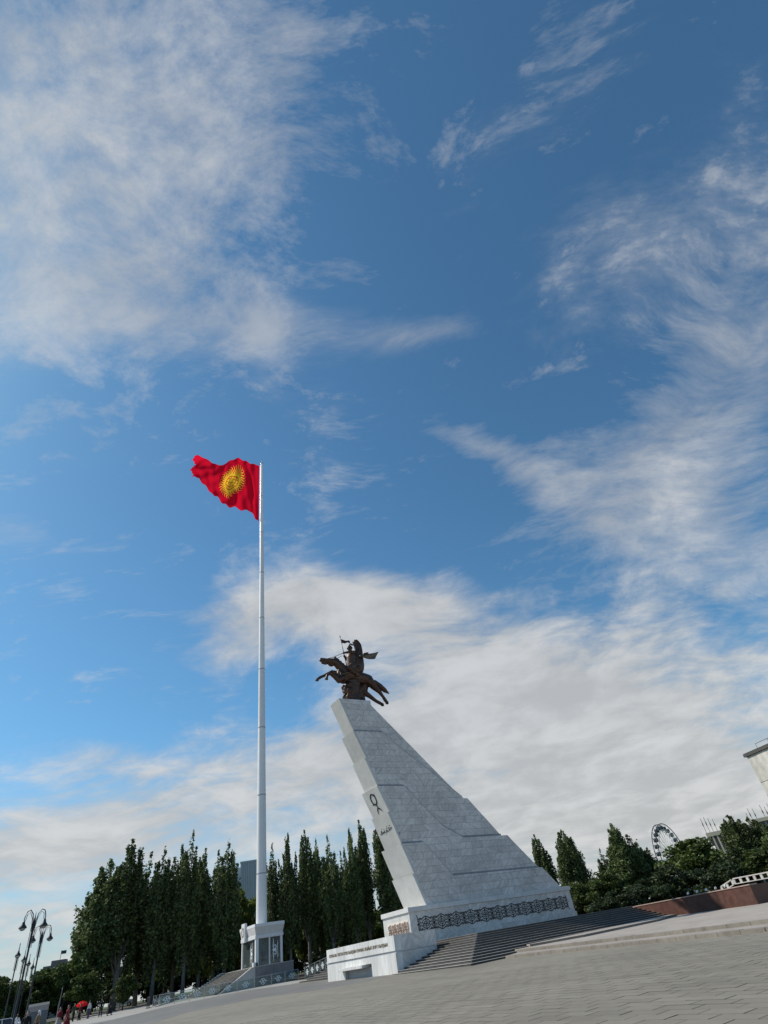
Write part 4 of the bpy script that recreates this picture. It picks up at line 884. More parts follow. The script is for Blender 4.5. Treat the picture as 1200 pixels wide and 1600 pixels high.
for k in range(9):
    bb = MB(); bb.tube([(0, 0, zs[k]), (0, 0, zs[k + 1])], [rad(zs[k]), rad(zs[k + 1]) + .012], 20, False); o = bb.build('pole_section', 'white_paint', pole, True)
    o.data.polygons.foreach_set('use_smooth', [len(p.vertices) == 4 for p in o.data.polygons])
    bb = MB(); bb.tube([(0, 0, zs[k + 1] - .12), (0, 0, zs[k + 1] + .05)], rad(zs[k + 1]) + .03, 20); bb.build('pole_collar', 'tower_grey', pole)
bb = MB(); bb.lathe([(0.28, PTOP), (0.34, PTOP + .15), (0.2, PTOP + .4), (0.05, PTOP + .5), (0.03, PTOP + 1.4)], 12); bb.build('finial', 'steel', pole, True)
bb = MB(); bb.tube([(-.38, -.12, 100.6), (-.40, -.12, 60), (-.55, -.16, 20), (-.75, -.2, 8)], 0.02, 5); bb.build('halyard', 'steel', pole)
# flag cloth between its upper and lower edge curves (distance along the wind, height)
FT = [(0.5, 100.2), (1.75, 100.68), (3.16, 101.31), (4.57, 102.06), (6.12, 102.17), (7.5, 101.97), (8.71, 101.38), (9.6, 100.8), (10.51, 100.88), (11.6, 101.4), (12.55, 102.27), (13.51, 102.98), (14.71, 102.87), (16.2, 102.67)]
FB = [(0.62, 82.2), (1.31, 83.3), (1.9, 84.5), (2.63, 85.65), (3.22, 86.04), (4.68, 86.68), (6.4, 86.71), (7.55, 86.81), (8.59, 87.78), (9.64, 88.76), (10.7, 90.1), (11.63, 91.2), (12.56, 92.34), (13.5, 93.45), (14.3, 94.2), (14.9, 95.6), (15.6, 96.2), (16.6, 96.4)]
def curve_at(c, q):
    c = np.array(c); d = np.r_[0, np.cumsum(np.hypot(*np.diff(c, axis=0).T))]; d /= d[-1]
    return np.interp(q, d, c[:, 0]), np.interp(q, d, c[:, 1])
FW = Vector((-0.9602, -0.2794, 0)); FN = Vector((-0.2794, 0.9602, 0)); P0 = pole.location.copy()
NA, NB = 300, 190
ga, gb_ = np.meshgrid(np.linspace(0, 1, NA + 1), np.linspace(0, 1, NB + 1))
def soft(c, q):                                  # edge curve, gently smoothed
    return [sum(curve_at(c, np.clip(q + o_, 0, 1))[k] for o_ in (-.02, -.01, 0, .01, .02)) / 5 for k in (0, 1)]
xt, zt_ = soft(FT, ga); xb, zb_ = soft(FB, ga)
fray = 0.30 * np.sin(gb_ * 21 + 3) * np.clip(ga - .9, 0, 1) / .1 + 0.12 * np.sin(gb_ * 63) * np.clip(ga - .95, 0, 1) / .05
fx = xb + (xt - xb) * gb_ + fray; fz = zb_ + (zt_ - zb_) * gb_ + 0.22 * np.sin(ga * 60) * np.clip(.05 - gb_, 0, 1) / .05
hoist = np.clip(ga * 4, 0, 1)
dp = hoist * (0.55 * np.sin(5.2 * ga - 2.6 * gb_ + 0.5) + 0.30 * np.sin(12 * ga + 6.0 * gb_) + 0.22 * np.sin(19 * ga - 9 * gb_ + 1.0) + 0.10 * np.sin(41 * ga + 16 * gb_)) + 2.2 * np.clip(ga - .72, 0, 1) * np.sin(gb_ * 9 + 8 * ga)
dp += (0.45 * np.sin(30 * ga + 2 * gb_) * (1 - gb_) + .2 * np.sin(52 * ga - 6 * gb_)) * np.clip(6 * ga, 0, 1) * np.clip(1.4 - 1.6 * ga, 0, 1)
verts = np.stack([FW.x * fx + FN.x * dp, FW.y * fx + FN.y * dp, fz], -1).reshape(-1, 3)
# which facets of the cloth carry the printed emblem
ca, cb = (np.arange(NA) + .5) / NA, (np.arange(NB) + .5) / NB; ca, cb = np.meshgrid(ca, cb)
ex, ey = (ca - 0.40) / 0.098, (cb - 0.54 + 0.55 * (ca - 0.40)) / 0.185
er, et = np.hypot(ex, ey), np.arctan2(ey, ex)
ph = (et / (2 * math.pi) * 32 + 0.35 * np.sin((er - 1) * 9)) % 1
ray_ = (er > .98) & (er < 1.85) & (np.abs(ph - .5) < .36 * (1 - (er - 1) / .86))
ringl = np.abs(er - .80) < .045
rx, ry = ex * math.cos(.4) + ey * math.sin(.4), -ex * math.sin(.4) + ey * math.cos(.4)
lines = np.zeros_like(er, bool)
for dq in (-.26, 0, .26):
    lines |= np.abs(ry - dq * 0.6 - dq * 1.1 * (1 - rx ** 2)) < .035
    lines |= np.abs(rx - dq * 0.6 - dq * 1.1 * (1 - ry ** 2)) < .035
yellow = ((er <= 1.0) & ~ringl & ~((er < .76) & lines)) | ray_
idx = np.arange((NA + 1) * (NB + 1)).reshape(NB + 1, NA + 1)
quads = np.stack([idx[:-1, :-1], idx[:-1, 1:], idx[1:, 1:], idx[1:, :-1]], -1)
flag = thing('national_flag', 'red flag with yellow sun emblem flying at the top of the flagpole', 'flag', tuple(P0))
for nm, msk, mt in (('flag_cloth', ~yellow, 'flag_red'), ('sun_emblem', yellow, 'flag_yellow')):
    q = quads[msk]; used, inv_ = np.unique(q, return_inverse=True)
    me = bpy.data.meshes.new(nm); me.from_pydata(verts[used].tolist(), [], inv_.reshape(-1, 4).tolist()); me.materials.append(M[mt])
    me.polygons.foreach_set('use_smooth', [True] * len(me.polygons)); link(nm, me, flag)

# ------------------------------------------------------------------ glass railing and steel barriers
def rosette(mb, c0, zc_, fn, r=.30):
    for k in range(4):
        a0 = k * math.pi / 2
        mb.ribbon([(c0 + r * q * math.cos(a0 + .9 * q), zc_ + r * q * math.sin(a0 + .9 * q)) for q in np.linspace(0.1, 1, 7)], [.05, .09, .10, .09, .07, .05, .03], 0, .012, fn)
    mb.ribbon([(c0 + r * math.cos(a), zc_ + r * .95 * math.sin(a)) for a in np.linspace(0, 2 * math.pi, 17)], .05, 0, .011, fn)
    for sx in (-1, 1): mb.ribbon([(c0 + sx * r, zc_), (c0 + sx * (r + .16), zc_ + .05), (c0 + sx * (r + .26), zc_)], [.09, .07, .02], 0, .013, fn)
def railing(name, label, pts, hgt=1.05, step=1.95, post='steel'):
    root = thing(name, label, 'railing')
    me_post = None; idx = 0
    for a, c in zip(pts, pts[1:]):
        a, c = Vector(tuple(a) + (0,) * (3 - len(a))), Vector(tuple(c) + (0,) * (3 - len(c))); L = math.hypot(c.x - a.x, c.y - a.y); n_ = max(1, round(L / step)); t = Vector((c.x - a.x, c.y - a.y, 0)) / L; ang = math.atan2(t.y, t.x)
        for k in range(n_ + 1):
            p = a + t * (L * k / n_); z = gz(p.y) if not a.z else a.z + (c.z - a.z) * k / n_
            if me_post is None:
                bb = MB(); bb.tube([(0, 0, -.05), (0, 0, hgt)], 0.032, 8); bb.box(-.08, .08, -.08, .08, 0, .02); me_post = bb.mesh('post', post)
            if not (k == 0 and idx > 0): link('post', me_post, root, loc=(p.x, p.y, z))
            if k < n_:
                w_ = L / n_
                bb = MB(); bb.box(.07, w_ - .07, -.007, .007, .10, hgt - .08); gl = bb.build('glass_panel', 'glass_rail', root, loc=(p.x, p.y, z), rot=(0, 0, ang))
                bb = MB(); rosette(bb, w_ / 2, hgt * .5, lambda a_, b_, d: (a_, -.009 - d, b_)); bb.build('frosted_rosette', 'frost', gl)
        z0_, z1_ = (gz(a.y), gz(c.y)) if not a.z else (a.z, c.z)
        bb = MB(); bb.tube([(a.x, a.y, z0_ + hgt), (c.x, c.y, z1_ + hgt)], 0.03, 8); bb.build('handrail', 'steel', root)
        idx += 1
    return root
railing('glass_railing', 'long glass panel railing with frosted rosettes in front of the flag platform', [(-36.6, 83.4), (-30.5, 86.6), (-25.0, 90.4), (-22.2, 93.4)])
railing('glass_railing', 'glass railing behind the short steps right of the flag platform', [(-20.6, 90.4, 1.0), (-14.6, 80.6, 1.75), (-12.4, 77.2, 1.75)])
railing('glass_railing', 'glass railing running back along the foot of the platform steps', [(-38.6, 86.2), (-41.5, 98.0), (-46.5, 108)])
bar = thing('crowd_barrier', 'dark steel crowd barrier standing at the left end of glass railing', 'barrier', (-38.2, 84.4, gz(84.4)), R(118))
bb = MB(); bb.tube([(0, 0, .1), (0, 0, 1.05)], .03, 6); bb.tube([(0, 0, 1.05), (5.0, 0, 1.05)], .03, 6); bb.tube([(5.0, 0, 1.05), (5.0, 0, .1)], .03, 6); bb.tube([(0, 0, .2), (5.0, 0, .2)], .025, 6); bb.build('barrier_frame', 'dark_steel', bar)
bb = MB(); bb.tube([(0, 0, .2), (0, 0, 1.05)], .016, 5); mep = bb.mesh('bar', 'dark_steel')
for k in range(1, 14): link('bar', mep, bar, loc=(5.0 * k / 14, 0, 0))
for x in (0.4, 2.5, 4.6):
    bb = MB(); bb.box(-.03, .03, -.3, .3, 0, .05); bb.box(-.025, .025, -.025, .025, .05, .2); bb.build('foot', 'dark_steel', bar, loc=(x, 0, 0))

# ------------------------------------------------------------------ trees
def leaves(pts, size, seed, flat=0.0):
    """leaf tufts: one small folded four-sided blade at each point"""
    r = np.random.default_rng(seed); n_ = len(pts); pts = np.asarray(pts)
    d1 = r.normal(size=(n_, 3)); d1 /= np.linalg.norm(d1, axis=1)[:, None]
    d2 = r.normal(size=(n_, 3)); d2 -= d1 * (d1 * d2).sum(1)[:, None]; d2 /= np.linalg.norm(d2, axis=1)[:, None]
    s = size * r.uniform(.55, 1.25, n_)[:, None]
    v = np.stack([pts - d1 * s, pts - d2 * s * .55, pts + d1 * s, pts + d2 * s * .55], 1).reshape(-1, 3)
    return v
def leafmesh(name, v, m):
    n_ = len(v) // 4; me = bpy.data.meshes.new(name)
    me.vertices.add(len(v)); me.vertices.foreach_set('co', v.ravel())
    me.loops.add(n_ * 4); me.loops.foreach_set('vertex_index', np.arange(n_ * 4, dtype=np.int32))
    me.polygons.add(n_); me.polygons.foreach_set('loop_start', np.arange(0, n_ * 4, 4, dtype=np.int32)); me.polygons.foreach_set('loop_total', np.full(n_, 4, dtype=np.int32))
    me.materials.append(M[m]); me.update(); me.validate(); return me
def poplar_proto(H, Rr, seed, nl, base=0.12, leaf='leaf_poplar', bark='bark_pale', size=.24, spread=1.0):
    r = np.random.default_rng(seed); P_ = []; tb = MB()
    lean = r.uniform(-.3, .3, 2)
    tb.tube([(0, 0, -.3), (lean[0] * .2, lean[1] * .2, H * .12), (lean[0] * .5, lean[1] * .5, H * .45), (lean[0], lean[1], H * .85)], [H * .017, H * .0135, H * .009, H * .002], 8)
    npl = int(15 * spread)
    per = nl // npl
    for k in range(npl):
        rad_ = Rr * (0.0 if k == 0 else r.uniform(.25, .80)); a = 2.4 * k + r.uniform(-.4, .4)
        q = rad_ / Rr
        zt = H * (1.0 - .20 * q ** 1.5 - r.uniform(0, .26) * (k > 0)); zb_ = H * (base + r.uniform(0, .22)); rp = Rr * r.uniform(.24, .37)
        z0_ = H * r.uniform(.14, .34)
        x0, y0 = rad_ * math.cos(a), rad_ * math.sin(a)
        tb.tube([(lean[0] * .3, lean[1] * .3, z0_), (x0 * .55, y0 * .55, z0_ + H * .10), (x0, y0, zb_ + (zt - zb_) * .35), (x0 * .95, y0 * .95, zt * .93)], [H * .005, H * .0042, H * .003, H * .001], 5)
        # tufts: the plume is made of overlapping upright clumps
        nc = 18; cz = np.linspace(.03, .97, nc) + r.uniform(-.02, .02, nc)
        for c_ in cz:
            prof = math.sin(min(1, c_ * 1.9 + .12) * math.pi / 2) * (1 - max(0, c_ - .50) / .52) ** .6
            cr = rp * max(.12, prof); n_ = max(10, int(per / nc * (0.45 + prof)))
            off = r.normal(size=2) * rp * .42 * prof
            rr_ = cr * r.random(n_) ** .42; th = r.uniform(0, 2 * math.pi, n_)
            zc_ = zb_ + (zt - zb_) * c_ + r.normal(size=n_) * (zt - zb_) / nc * (.75 if c_ < .9 else .35)
            P_.append(np.stack([x0 * (1 - .15 * c_) + off[0] + rr_ * np.cos(th), y0 * (1 - .15 * c_) + off[1] + rr_ * np.sin(th), zc_], 1))
    P_ = np.concatenate(P_)
    return tb.mesh('trunk', bark, True), leafmesh('crown', leaves(P_, size, seed), leaf)
def broad_proto(H, Rr, seed, nl, base=.22, leaf='leaf_broad', bark='bark_dark', size=.30):
    r = np.random.default_rng(seed); P_ = []; tb = MB()
    tb.tube([(0, 0, -.3), (.1, .05, H * .18), (.15, .1, H * .45), (.1, 0, H * .8)], [H * .026, H * .02, H * .014, H * .003], 8)
    nc = 46
    for k in range(nc):
        u_ = r.normal(size=3); u_ /= np.linalg.norm(u_); q = r.random() ** .45
        c_ = np.array([u_[0] * Rr * .86 * q, u_[1] * Rr * .86 * q, H * (base + (1 - base) * .5) + u_[2] * H * (1 - base) * .46 * q])
        cr = Rr * r.uniform(.16, .34); n_ = nl // nc
        if k % 2 == 0:
            tb.tube([(.1, .05, H * r.uniform(.14, .35)), (c_[0] * .5, c_[1] * .5, c_[2] * .7), tuple(c_)], [H * .009, H * .006, H * .0015], 5)
        d_ = r.normal(size=(n_, 3)); d_ /= np.linalg.norm(d_, axis=1)[:, None]
        P_.append(c_ + d_ * (cr * r.random(n_) ** .38)[:, None] * np.array([1, 1, .8]))
    return tb.mesh('trunk', bark, True), leafmesh('crown', leaves(np.concatenate(P_), size, seed), leaf)
def tree(name, label, protos, az, d, top_el, width, Hp, Rp, rz, group):
    p = onground(az, d); H = d * math.tan(R(top_el)) + 1.7 - p.z
    t = thing(name, label, 'tree', (p.x, p.y, p.z), rz, group); sx = width / Rp; t.scale = (sx, sx, H / Hp)
    link('trunk', protos[0], t); link('crown', protos[1], t); return t
POP = [poplar_proto(22, 2.6, 100 + k, 13000) for k in range(5)]
POPW = [poplar_proto(21, 4.6, 200 + k, 24000, base=.16, size=.30, spread=1.7) for k in range(2)]
BRO = [broad_proto(10, 4.5, 300 + k, 9000) for k in range(3)]
LIM = [broad_proto(9, 4.0, 400 + k, 8000, leaf='leaf_lime') for k in range(2)]
DRK = [broad_proto(9, 4.8, 500 + k, 9000, base=.05, leaf='leaf_dark') for k in range(2)]
ordn = ['first', 'second', 'third', 'fourth', 'fifth', 'sixth', 'seventh', 'eighth', 'ninth', 'tenth', 'eleventh', 'twelfth', 'thirteenth', 'fourteenth']
rt = random.Random(21)
tree('poplar_tree', 'broad leftmost poplar with low spreading crown beside the street lamps', POPW[0], -28.4, 122, 9.2, 4.9, 21, 4.6, 0.4, 'poplars left of the flagpole')
LP = [(-26.9, 120, 10.5, 3.3), (-25.4, 126, 9.4, 2.6), (-24.3, 119, 9.5, 2.5), (-22.9, 124, 9.9, 2.2), (-22.1, 118, 10.5, 2.2), (-21.0, 121, 9.3, 2.2), (-19.9, 125, 9.0, 2.0), (-19.1, 118, 9.5, 2.4)]
for k, (az, d, el, w_) in enumerate(LP):
    tree('poplar_tree', 'tall dark poplar, %s from the broad leftmost one, left of the flagpole' % ordn[k], POP[k % 5], az, d, el, w_ * 1.12, 22, 2.6, rt.uniform(0, 6), 'poplars left of the flagpole')
RP_ = [(-15.3, 120, 9.0, 2.0), (-13.9, 118, 9.8, 2.0), (-12.4, 120, 9.75, 2.3), (-11.5, 127, 8.9, 1.9), (-10.4, 118, 8.95, 2.2), (-9.3, 126, 7.7, 1.8), (-8.4, 119, 9.5, 2.0), (-7.4, 121, 9.9, 2.2), (-5.5, 118, 10.8, 2.4), (-4.2, 124, 9.6, 2.3)]
for k, (az, d, el, w_) in enumerate(RP_):
    tree('poplar_tree', 'slender poplar, %s from the left between flagpole and monument' % ordn[k], POP[(k * 2 + 1) % 5], az, d, el, w_, 22, 2.6, rt.uniform(0, 6), 'poplars between flagpole and monument')
for k, (az, d, el, w_, txt) in enumerate([(8.0, 128, 6.4, 2.3, 'narrow poplar just right of the sloping back of the monument'), (10.4, 126, 6.4, 3.0, 'fuller poplar, second to the right of the monument'), (14.6, 124, 6.05, 3.3, 'tall poplar standing left of the ferris wheel'), (16.0, 127, 4.4, 3.0, 'shorter poplar close to the left rim of the ferris wheel'),
        (13.0, 132, 4.4, 1.8, 'small poplar tip to the left of the tallest poplar by the ferris wheel'), (23.5, 116, 4.95, 2.8, 'poplar in front of the columned building at far right'), (24.8, 118, 4.5, 2.8, 'second poplar covering the columned building at far right'), (26.4, 112, 4.3, 3.0, 'poplar cut by the right edge of the photo')]):
    tree('poplar_tree', txt, POPW[k % 2] if w_ > 2.6 else POP[k % 5], az, d, el, w_, 21 if w_ > 2.6 else 22, 4.6 if w_ > 2.6 else 2.6, rt.uniform(0, 6), 'poplars right of the monument')
for k, (az, d, el, w_, txt) in enumerate([(19.6, 118, 3.85, 6.0, 'round broadleaf tree in front of the ferris wheel'), (11.8, 112, 2.9, 4.5, 'low round tree behind the right end of the pedestal'), (13.2, 114, 2.6, 4.2, 'low round tree at the right end of the stairs'), (17.6, 112, 2.5, 4.4, 'low dark tree behind the red granite wall'),
        (22.2, 108, 2.7, 5.0, 'bushy tree above the white parapet'), (25.2, 106, 2.6, 4.8, 'bushy tree above the right end of the white parapet'), (15.4, 108, 1.9, 4.0, 'low bush between the poplars and the red granite wall'), (20.6, 104, 1.9, 3.8, 'dark shrub by the sloping end of the white parapet'), (27.6, 104, 2.6, 5, 'bushy tree at the right edge below the marble building'), (9.6, 118, 1.9, 4.2, 'low shrub behind the far corner of the pedestal'), (12.3, 101, 1.5, 3.4, 'small dark shrub right behind the top of the stairs'), (13.9, 100, 1.5, 3.2, 'small dark shrub where stairs meet the red granite wall')]):
    tree('broadleaf_tree', txt, BRO[k % 3] if k in (0, 1, 2, 5) else DRK[k % 2], az, d, el, w_, 10 if k in (0, 1, 2, 5) else 9, 4.5 if k in (0, 1, 2, 5) else 4.8, rt.uniform(0, 6), 'broadleaf trees right of the monument')
for k, (az, d, el, w_, txt) in enumerate([(-18.2, 127, 6.0, 3.6, 'bright green tree left of the flagpole foot'), (-16.6, 129, 5.4, 3.0, 'bright green tree behind the flagpole'), (-14.6, 128, 5.6, 3.0, 'bright green tree right behind the kiosk'), (-10.9, 129, 3.9, 3.6, 'bright green tree behind the glass railing'), (-8.6, 130, 3.4, 3.8, 'bright green tree above the left half of the white wall'), (-6.6, 129, 3.2, 3.6, 'bright green tree above the right half of the white wall'),
        (-4.9, 132, 2.6, 2.6, 'bright green bush beside the pedestal front'), (-23.4, 131, 4.8, 4.0, 'sunlit green tree seen between the left poplars'), (-20.6, 131, 4.6, 3.6, 'sunlit green tree behind the platform steps'), (-12.8, 131, 4.4, 3.2, 'bright green tree second from the kiosk')]):
    tree('broadleaf_tree', txt, LIM[k % 2], az, d, el, w_, 9, 4.0, rt.uniform(0, 6), 'bright trees behind the poplars')
for k in range(19):
    az = -37.5 + k * 1.85; el = 2.9 if az < -31 else 2.5 + .4 * math.sin(k * 2.1); d = 150 + 5 * math.sin(k * 1.7)
    if az < -29: d = 128; el = (3.1, 2.85, 2.6, 2.5, 2.7, 2.9)[k % 6]
    tree('shrub_tree', 'dark bushy tree, %s from the left edge under the poplars' % (ordn + ['fifteenth', 'sixteenth', 'seventeenth', 'eighteenth', 'nineteenth'])[k], DRK[k % 2], az, d, el, 4.6, 9, 4.8, rt.uniform(0, 6), 'dark bushes under the poplars')
for k, (az, d, el, w_) in enumerate([(-36.2, 112, 2.9, 3.4), (-34.6, 114, 2.75, 3.2), (-32.9, 118, 2.35, 3.2), (-31.4, 117, 2.75, 3.6), (-30.2, 116, 3.3, 3.4), (-29.0, 112, 2.2, 2.6), (-26.2, 110, 1.6, 2.0)]):
    tree('broadleaf_tree', 'low leafy tree, %s from the left edge near the street lamps' % ordn[k], BRO[k % 3], az, d, el, w_, 10, 4.5, rt.uniform(0, 6), 'leafy trees by the street lamps')

# ------------------------------------------------------------------ far things
fw = thing('ferris_wheel', 'white ferris wheel with dark cabins rising behind the round tree', 'ferris wheel', tuple(onground(18.35, 350)), R(-18.35 + 67))
WR, WC = 15.5, 17.2
for y in (-1.1, 1.1):
    bb = MB(); bb.tube([(WR * math.cos(a), y, WC + WR * math.sin(a)) for a in np.linspace(0, 2 * math.pi, 61)], .22, 5, False); bb.build('outer_rim', 'dark_steel', fw)
    bb = MB(); bb.tube([((WR - 2.6) * math.cos(a), y, WC + (WR - 2.6) * math.sin(a)) for a in np.linspace(0, 2 * math.pi, 61)], .13, 5, False); bb.build('inner_rim', 'white_paint', fw)
bb = MB(); bb.tube([(0, -1.1, 0), (WR, -1.1, 0)], .10, 5); bb.tube([(0, 1.1, 0), (WR, 1.1, 0)], .10, 5); bb.tube([(WR - 2.6, -1.1, 0), (WR, 1.1, 0)], .08, 4); bb.tube([(WR - 2.6, 1.1, 0), (WR, -1.1, 0)], .08, 4); mes = bb.mesh('spoke', 'white_paint')
bb = MB(); bb.lathe([(.6, -1.5), (1.1, -1.4), (1.15, -.1), (1.0, .1), (.35, .25)], 10); mec = bb.mesh('cabin', 'window_dark', True)
for k in range(28):
    a = 2 * math.pi * k / 28; link('spoke', mes, fw, loc=(0, 0, WC), rot=(0, -a, 0))
    link('cabin', mec, fw, loc=((WR - 1.0) * math.cos(a), 0, WC + (WR - 1.0) * math.sin(a)))
for sx in (-1, 1):
    for sy in (-1, 1):
        bb = MB(); bb.tube([(0, sy * 1.6, WC), (sx * 8, sy * 4.5, -1)], [.35, .5], 8); bb.build('support_leg', 'white_paint', fw)
bb = MB(); bb.tube([(0, -2, WC), (0, 2, WC)], 1.0, 12); bb.build('hub', 'white_paint', fw)

def building(name, label, az, d, rz, cat='building'): return thing(name, label, cat, tuple(onground(az, d)), rz)
tw = building('office_tower', 'grey-blue office tower seen just left of the flagpole', -18.0, 330, R(10))
bb = MB(); bb.box(0, 8.2, 0, 14, -1, 46); bb.build('wall', 'tower_grey', tw)
bb = MB(); bb.box(-3.2, -0.02, 1.5, 14, -1, 44.6); bb.build('side_wall', 'tower_light', tw)
for k in range(9):
    bb = MB(); bb.box(.3 + k * .87, .3 + k * .87 + .22, -.3, 0.02, -1, 46); bb.build('facade_fin', 'tower_light', tw)
bb = MB(); bb.box(-.2, 8.4, -.2, 14, 46, 46.8); bb.build('parapet', 'tower_grey', tw)
gb = building('columned_building', 'long beige columned building with rooftop aerials behind trees at right', 21.7, 190, R(-22))
GH = 13.6
bb = MB(); bb.box(0, 60, 0, 26, -1, GH); bb.build('wall', 'fin_grey', gb)
bb = MB(); bb.box(-.9, 9.0, -1.2, 26, GH - .9, GH); bb.build('roof_band', 'fin_cream', gb)
for k in range(9):
    bb = MB(); bb.box(-.9 + k * 1.15, -.9 + k * 1.15 + .42, -1.1, 0.02, -1, GH - .9); bb.build('column', 'fin_cream', gb)
    if k < 8:
        for q in range(5):
            bb = MB(); bb.box(-.45 + k * 1.15, -.45 + k * 1.15 + .66, -.12, .05, .2 + q * 2.6, 1.9 + q * 2.6); bb.build('window', 'window_dark', gb)
for k in range(26):
    bb = MB(); bb.box(12 + k * 1.6, 12 + k * 1.6 + .5, -.9, 0.02, -1, GH - .2); bb.build('column', 'fin_grey', gb)
bb = MB(); bb.box(11, 60, -1.1, 26, GH, GH + .8); bb.build('roof_band', 'fin_cream', gb)
ra = random.Random(6)
for x in (-.6, .3, 1.2, 2.2, 10.6, 11.4, 12.5, 14.5, 15.4, 16.3):
    bb = MB(); hh = ra.uniform(1.8, 3.3); bb.tube([(x, 1, GH), (x, 1, GH + .8 + hh)], .055, 5); bb.box(x - .12, x + .12, .9, 1.1, GH + hh * .6, GH + hh * .85); bb.build('aerial', 'dark_steel', gb)
sh = building('low_roof_building', 'low pale building with dark flat roof left of the columned building', 21.2, 180, R(-21))
bb = MB(); bb.box(0, 7, 0, 10, -1, 6.8); bb.build('wall', 'fin_cream', sh); bb = MB(); bb.box(-.6, 7.6, -.6, 10, 6.8, 7.2); bb.build('roof', 'roof_plain', sh)
for k in range(4):
    bb = MB(); bb.box(.6 + 1.6 * k, 1.6 + 1.6 * k, -.05, .05, 3.9, 5.6); bb.build('window', 'window_dark', sh)
# the big pale building whose corner juts in at the right edge
mu = building('marble_building', 'pale stained marble building with dark eaves cut by the right edge', 26.9, 112, R(-70))
MH = 112 * math.tan(R(8.9)) + 1.7 - gz(100)
bb = MB(); bb.box(0.05, 40, 0.05, 30, -1, MH - .5); bb.build('wall', 'soffit', mu)
rm = random.Random(8)
for z0_, z1_ in ((MH - 4.75, MH - .95), (MH - 6.55, MH - 4.82), (MH - 10.4, MH - 6.62), (MH - 14.3, MH - 10.47), (0, MH - 14.4)):
    for k in range(10):
        w0 = k * 2.0; bb = MB(); bb.box(w0 + .008, w0 + 1.992, -rm.uniform(0, .02), .06, z0_, z1_); bb.build('stone_panel', 'museum', mu)
    for k in range(6):
        w0 = .07 + k * 2.5; bb = MB(); bb.box(-rm.uniform(0, .02), .06, w0 + .008, w0 + 2.492, z0_, z1_); bb.build('stone_panel', 'museum', mu)
bb = MB(); bb.box(-.3, 41, -.3, 31, MH - .9, MH - .55); bb.build('eaves', 'soffit', mu)
bb = MB(); bb.box(-.25, 41, -.25, 31, MH - .548, MH - .4); bb.build('roof_edge', 'soffit', mu)
bb = MB(); bb.tube([(2.5, .3, MH - .4), (2.5, .3, MH + .35), (9, .3, MH + .35), (16, .3, MH + .35), (16, .3, MH - .4)], .035, 5); bb.tube([(5, .3, MH - .4), (5, .3, MH + .35)], .03, 5); bb.build('roof_rail', 'dark_steel', mu)
dg = building('distant_gabled_building', 'distant dark roof with small flag above the trees at far left', -30.9, 200, R(20))
bb = MB(); bb.box(-3, 3, -3, 3, -1, 10.2); bb.build('wall', 'roof_plain', dg); bb = MB(); bb.box(-1.6, 1.6, -1.6, 1.6, 10.2, 11.2); bb.build('roof', 'roof_plain', dg)
bb = MB(); bb.tube([(0, 0, 11.2), (0, 0, 13.2)], .06, 5); bb.box(0.05, 1.2, -.02, .02, 12.4, 13.1); bb.build('roof_flag', 'dark_steel', dg)

# ------------------------------------------------------------------ street lamps
def lamp_proto():
    root = thing('street_lamp', 'x', 'street lamp', group='street lamps at the left edge of the square')
    bb = MB(); bb.lathe([(.22, 0), (.24, .12), (.16, .25), (.13, .9), (.17, .95), (.09, 1.1), (.075, 4.0), (.065, 7.9), (.03, 8.0)], 10); bb.build('post', 'dark_steel', root, True)
    for k in range(4):
        a = k * math.pi / 2 + .4; bb = MB(); bb.tube([(.16 * math.cos(a), .16 * math.sin(a), 5.9), (.17 * math.cos(a), .17 * math.sin(a), 7.2), (.05 * math.cos(a), .05 * math.sin(a), 7.7)], .022, 5); bb.build('collar_bar', 'dark_steel', root)
    bb = MB(); bb.tube([(0, 0, 7.9), (0, 0, 8.35)], [.05, .01], 6); bb.build('finial', 'dark_steel', root)
    for sx in (-1, 1):
        pts = [(sx * .08, 0, 7.0), (sx * .10, 0, 7.7), (sx * .2, 0, 8.2), (sx * .42, 0, 8.5), (sx * .64, 0, 8.4), (sx * .76, 0, 8.05), (sx * .78, 0, 7.75)]
        bb = MB(); bb.tube(pts, .04, 6); bb.tube([(sx * .12, 0, 7.2), (sx * .2, 0, 7.9), (sx * .42, 0, 8.35), (sx * .6, 0, 8.2), (sx * .68, 0, 7.75)], .025, 5)
        arm = bb.build('arm', 'dark_steel', root)
        bb = MB(); bb.lathe([(.05, 7.8), (.10, 7.68), (.13, 7.55), (.29, 7.36), (.31, 7.28)], 12, (sx * .77, 0)); bb.build('lamp_shade', 'dark_steel', root, True)
        bb = MB(); bb.lathe([(.25, 7.28), (.20, 7.18), (.09, 7.11)], 12, (sx * .77, 0)); bb.build('lamp_globe', 'lamp_glass', root, True)
    return root
lp = lamp_proto()
for k, (az, d, rz, sc, txt) in enumerate([(-33.1, 60, 35, .93, 'nearest and tallest black double-arm street lamp at far left'), (-32.4, 75, 35, .95, 'second black double-arm street lamp from the left foreground'), (-33.7, 90, -56, .93, 'leftmost of the distant street lamps seen edge-on'), (-33.25, 100, -57, .93, 'second of the distant street lamps seen edge-on'), (-32.9, 110, -57, .93, 'third of the distant street lamps seen edge-on'), (-32.6, 120, -57, .93, 'farthest of the distant street lamps seen edge-on')]):
    o = lp if k == 0 else copy_tree(lp)
    o.location = onground(az, d); o.rotation_euler = (0, 0, R(rz)); o.scale = (sc, sc, sc); o['label'] = txt

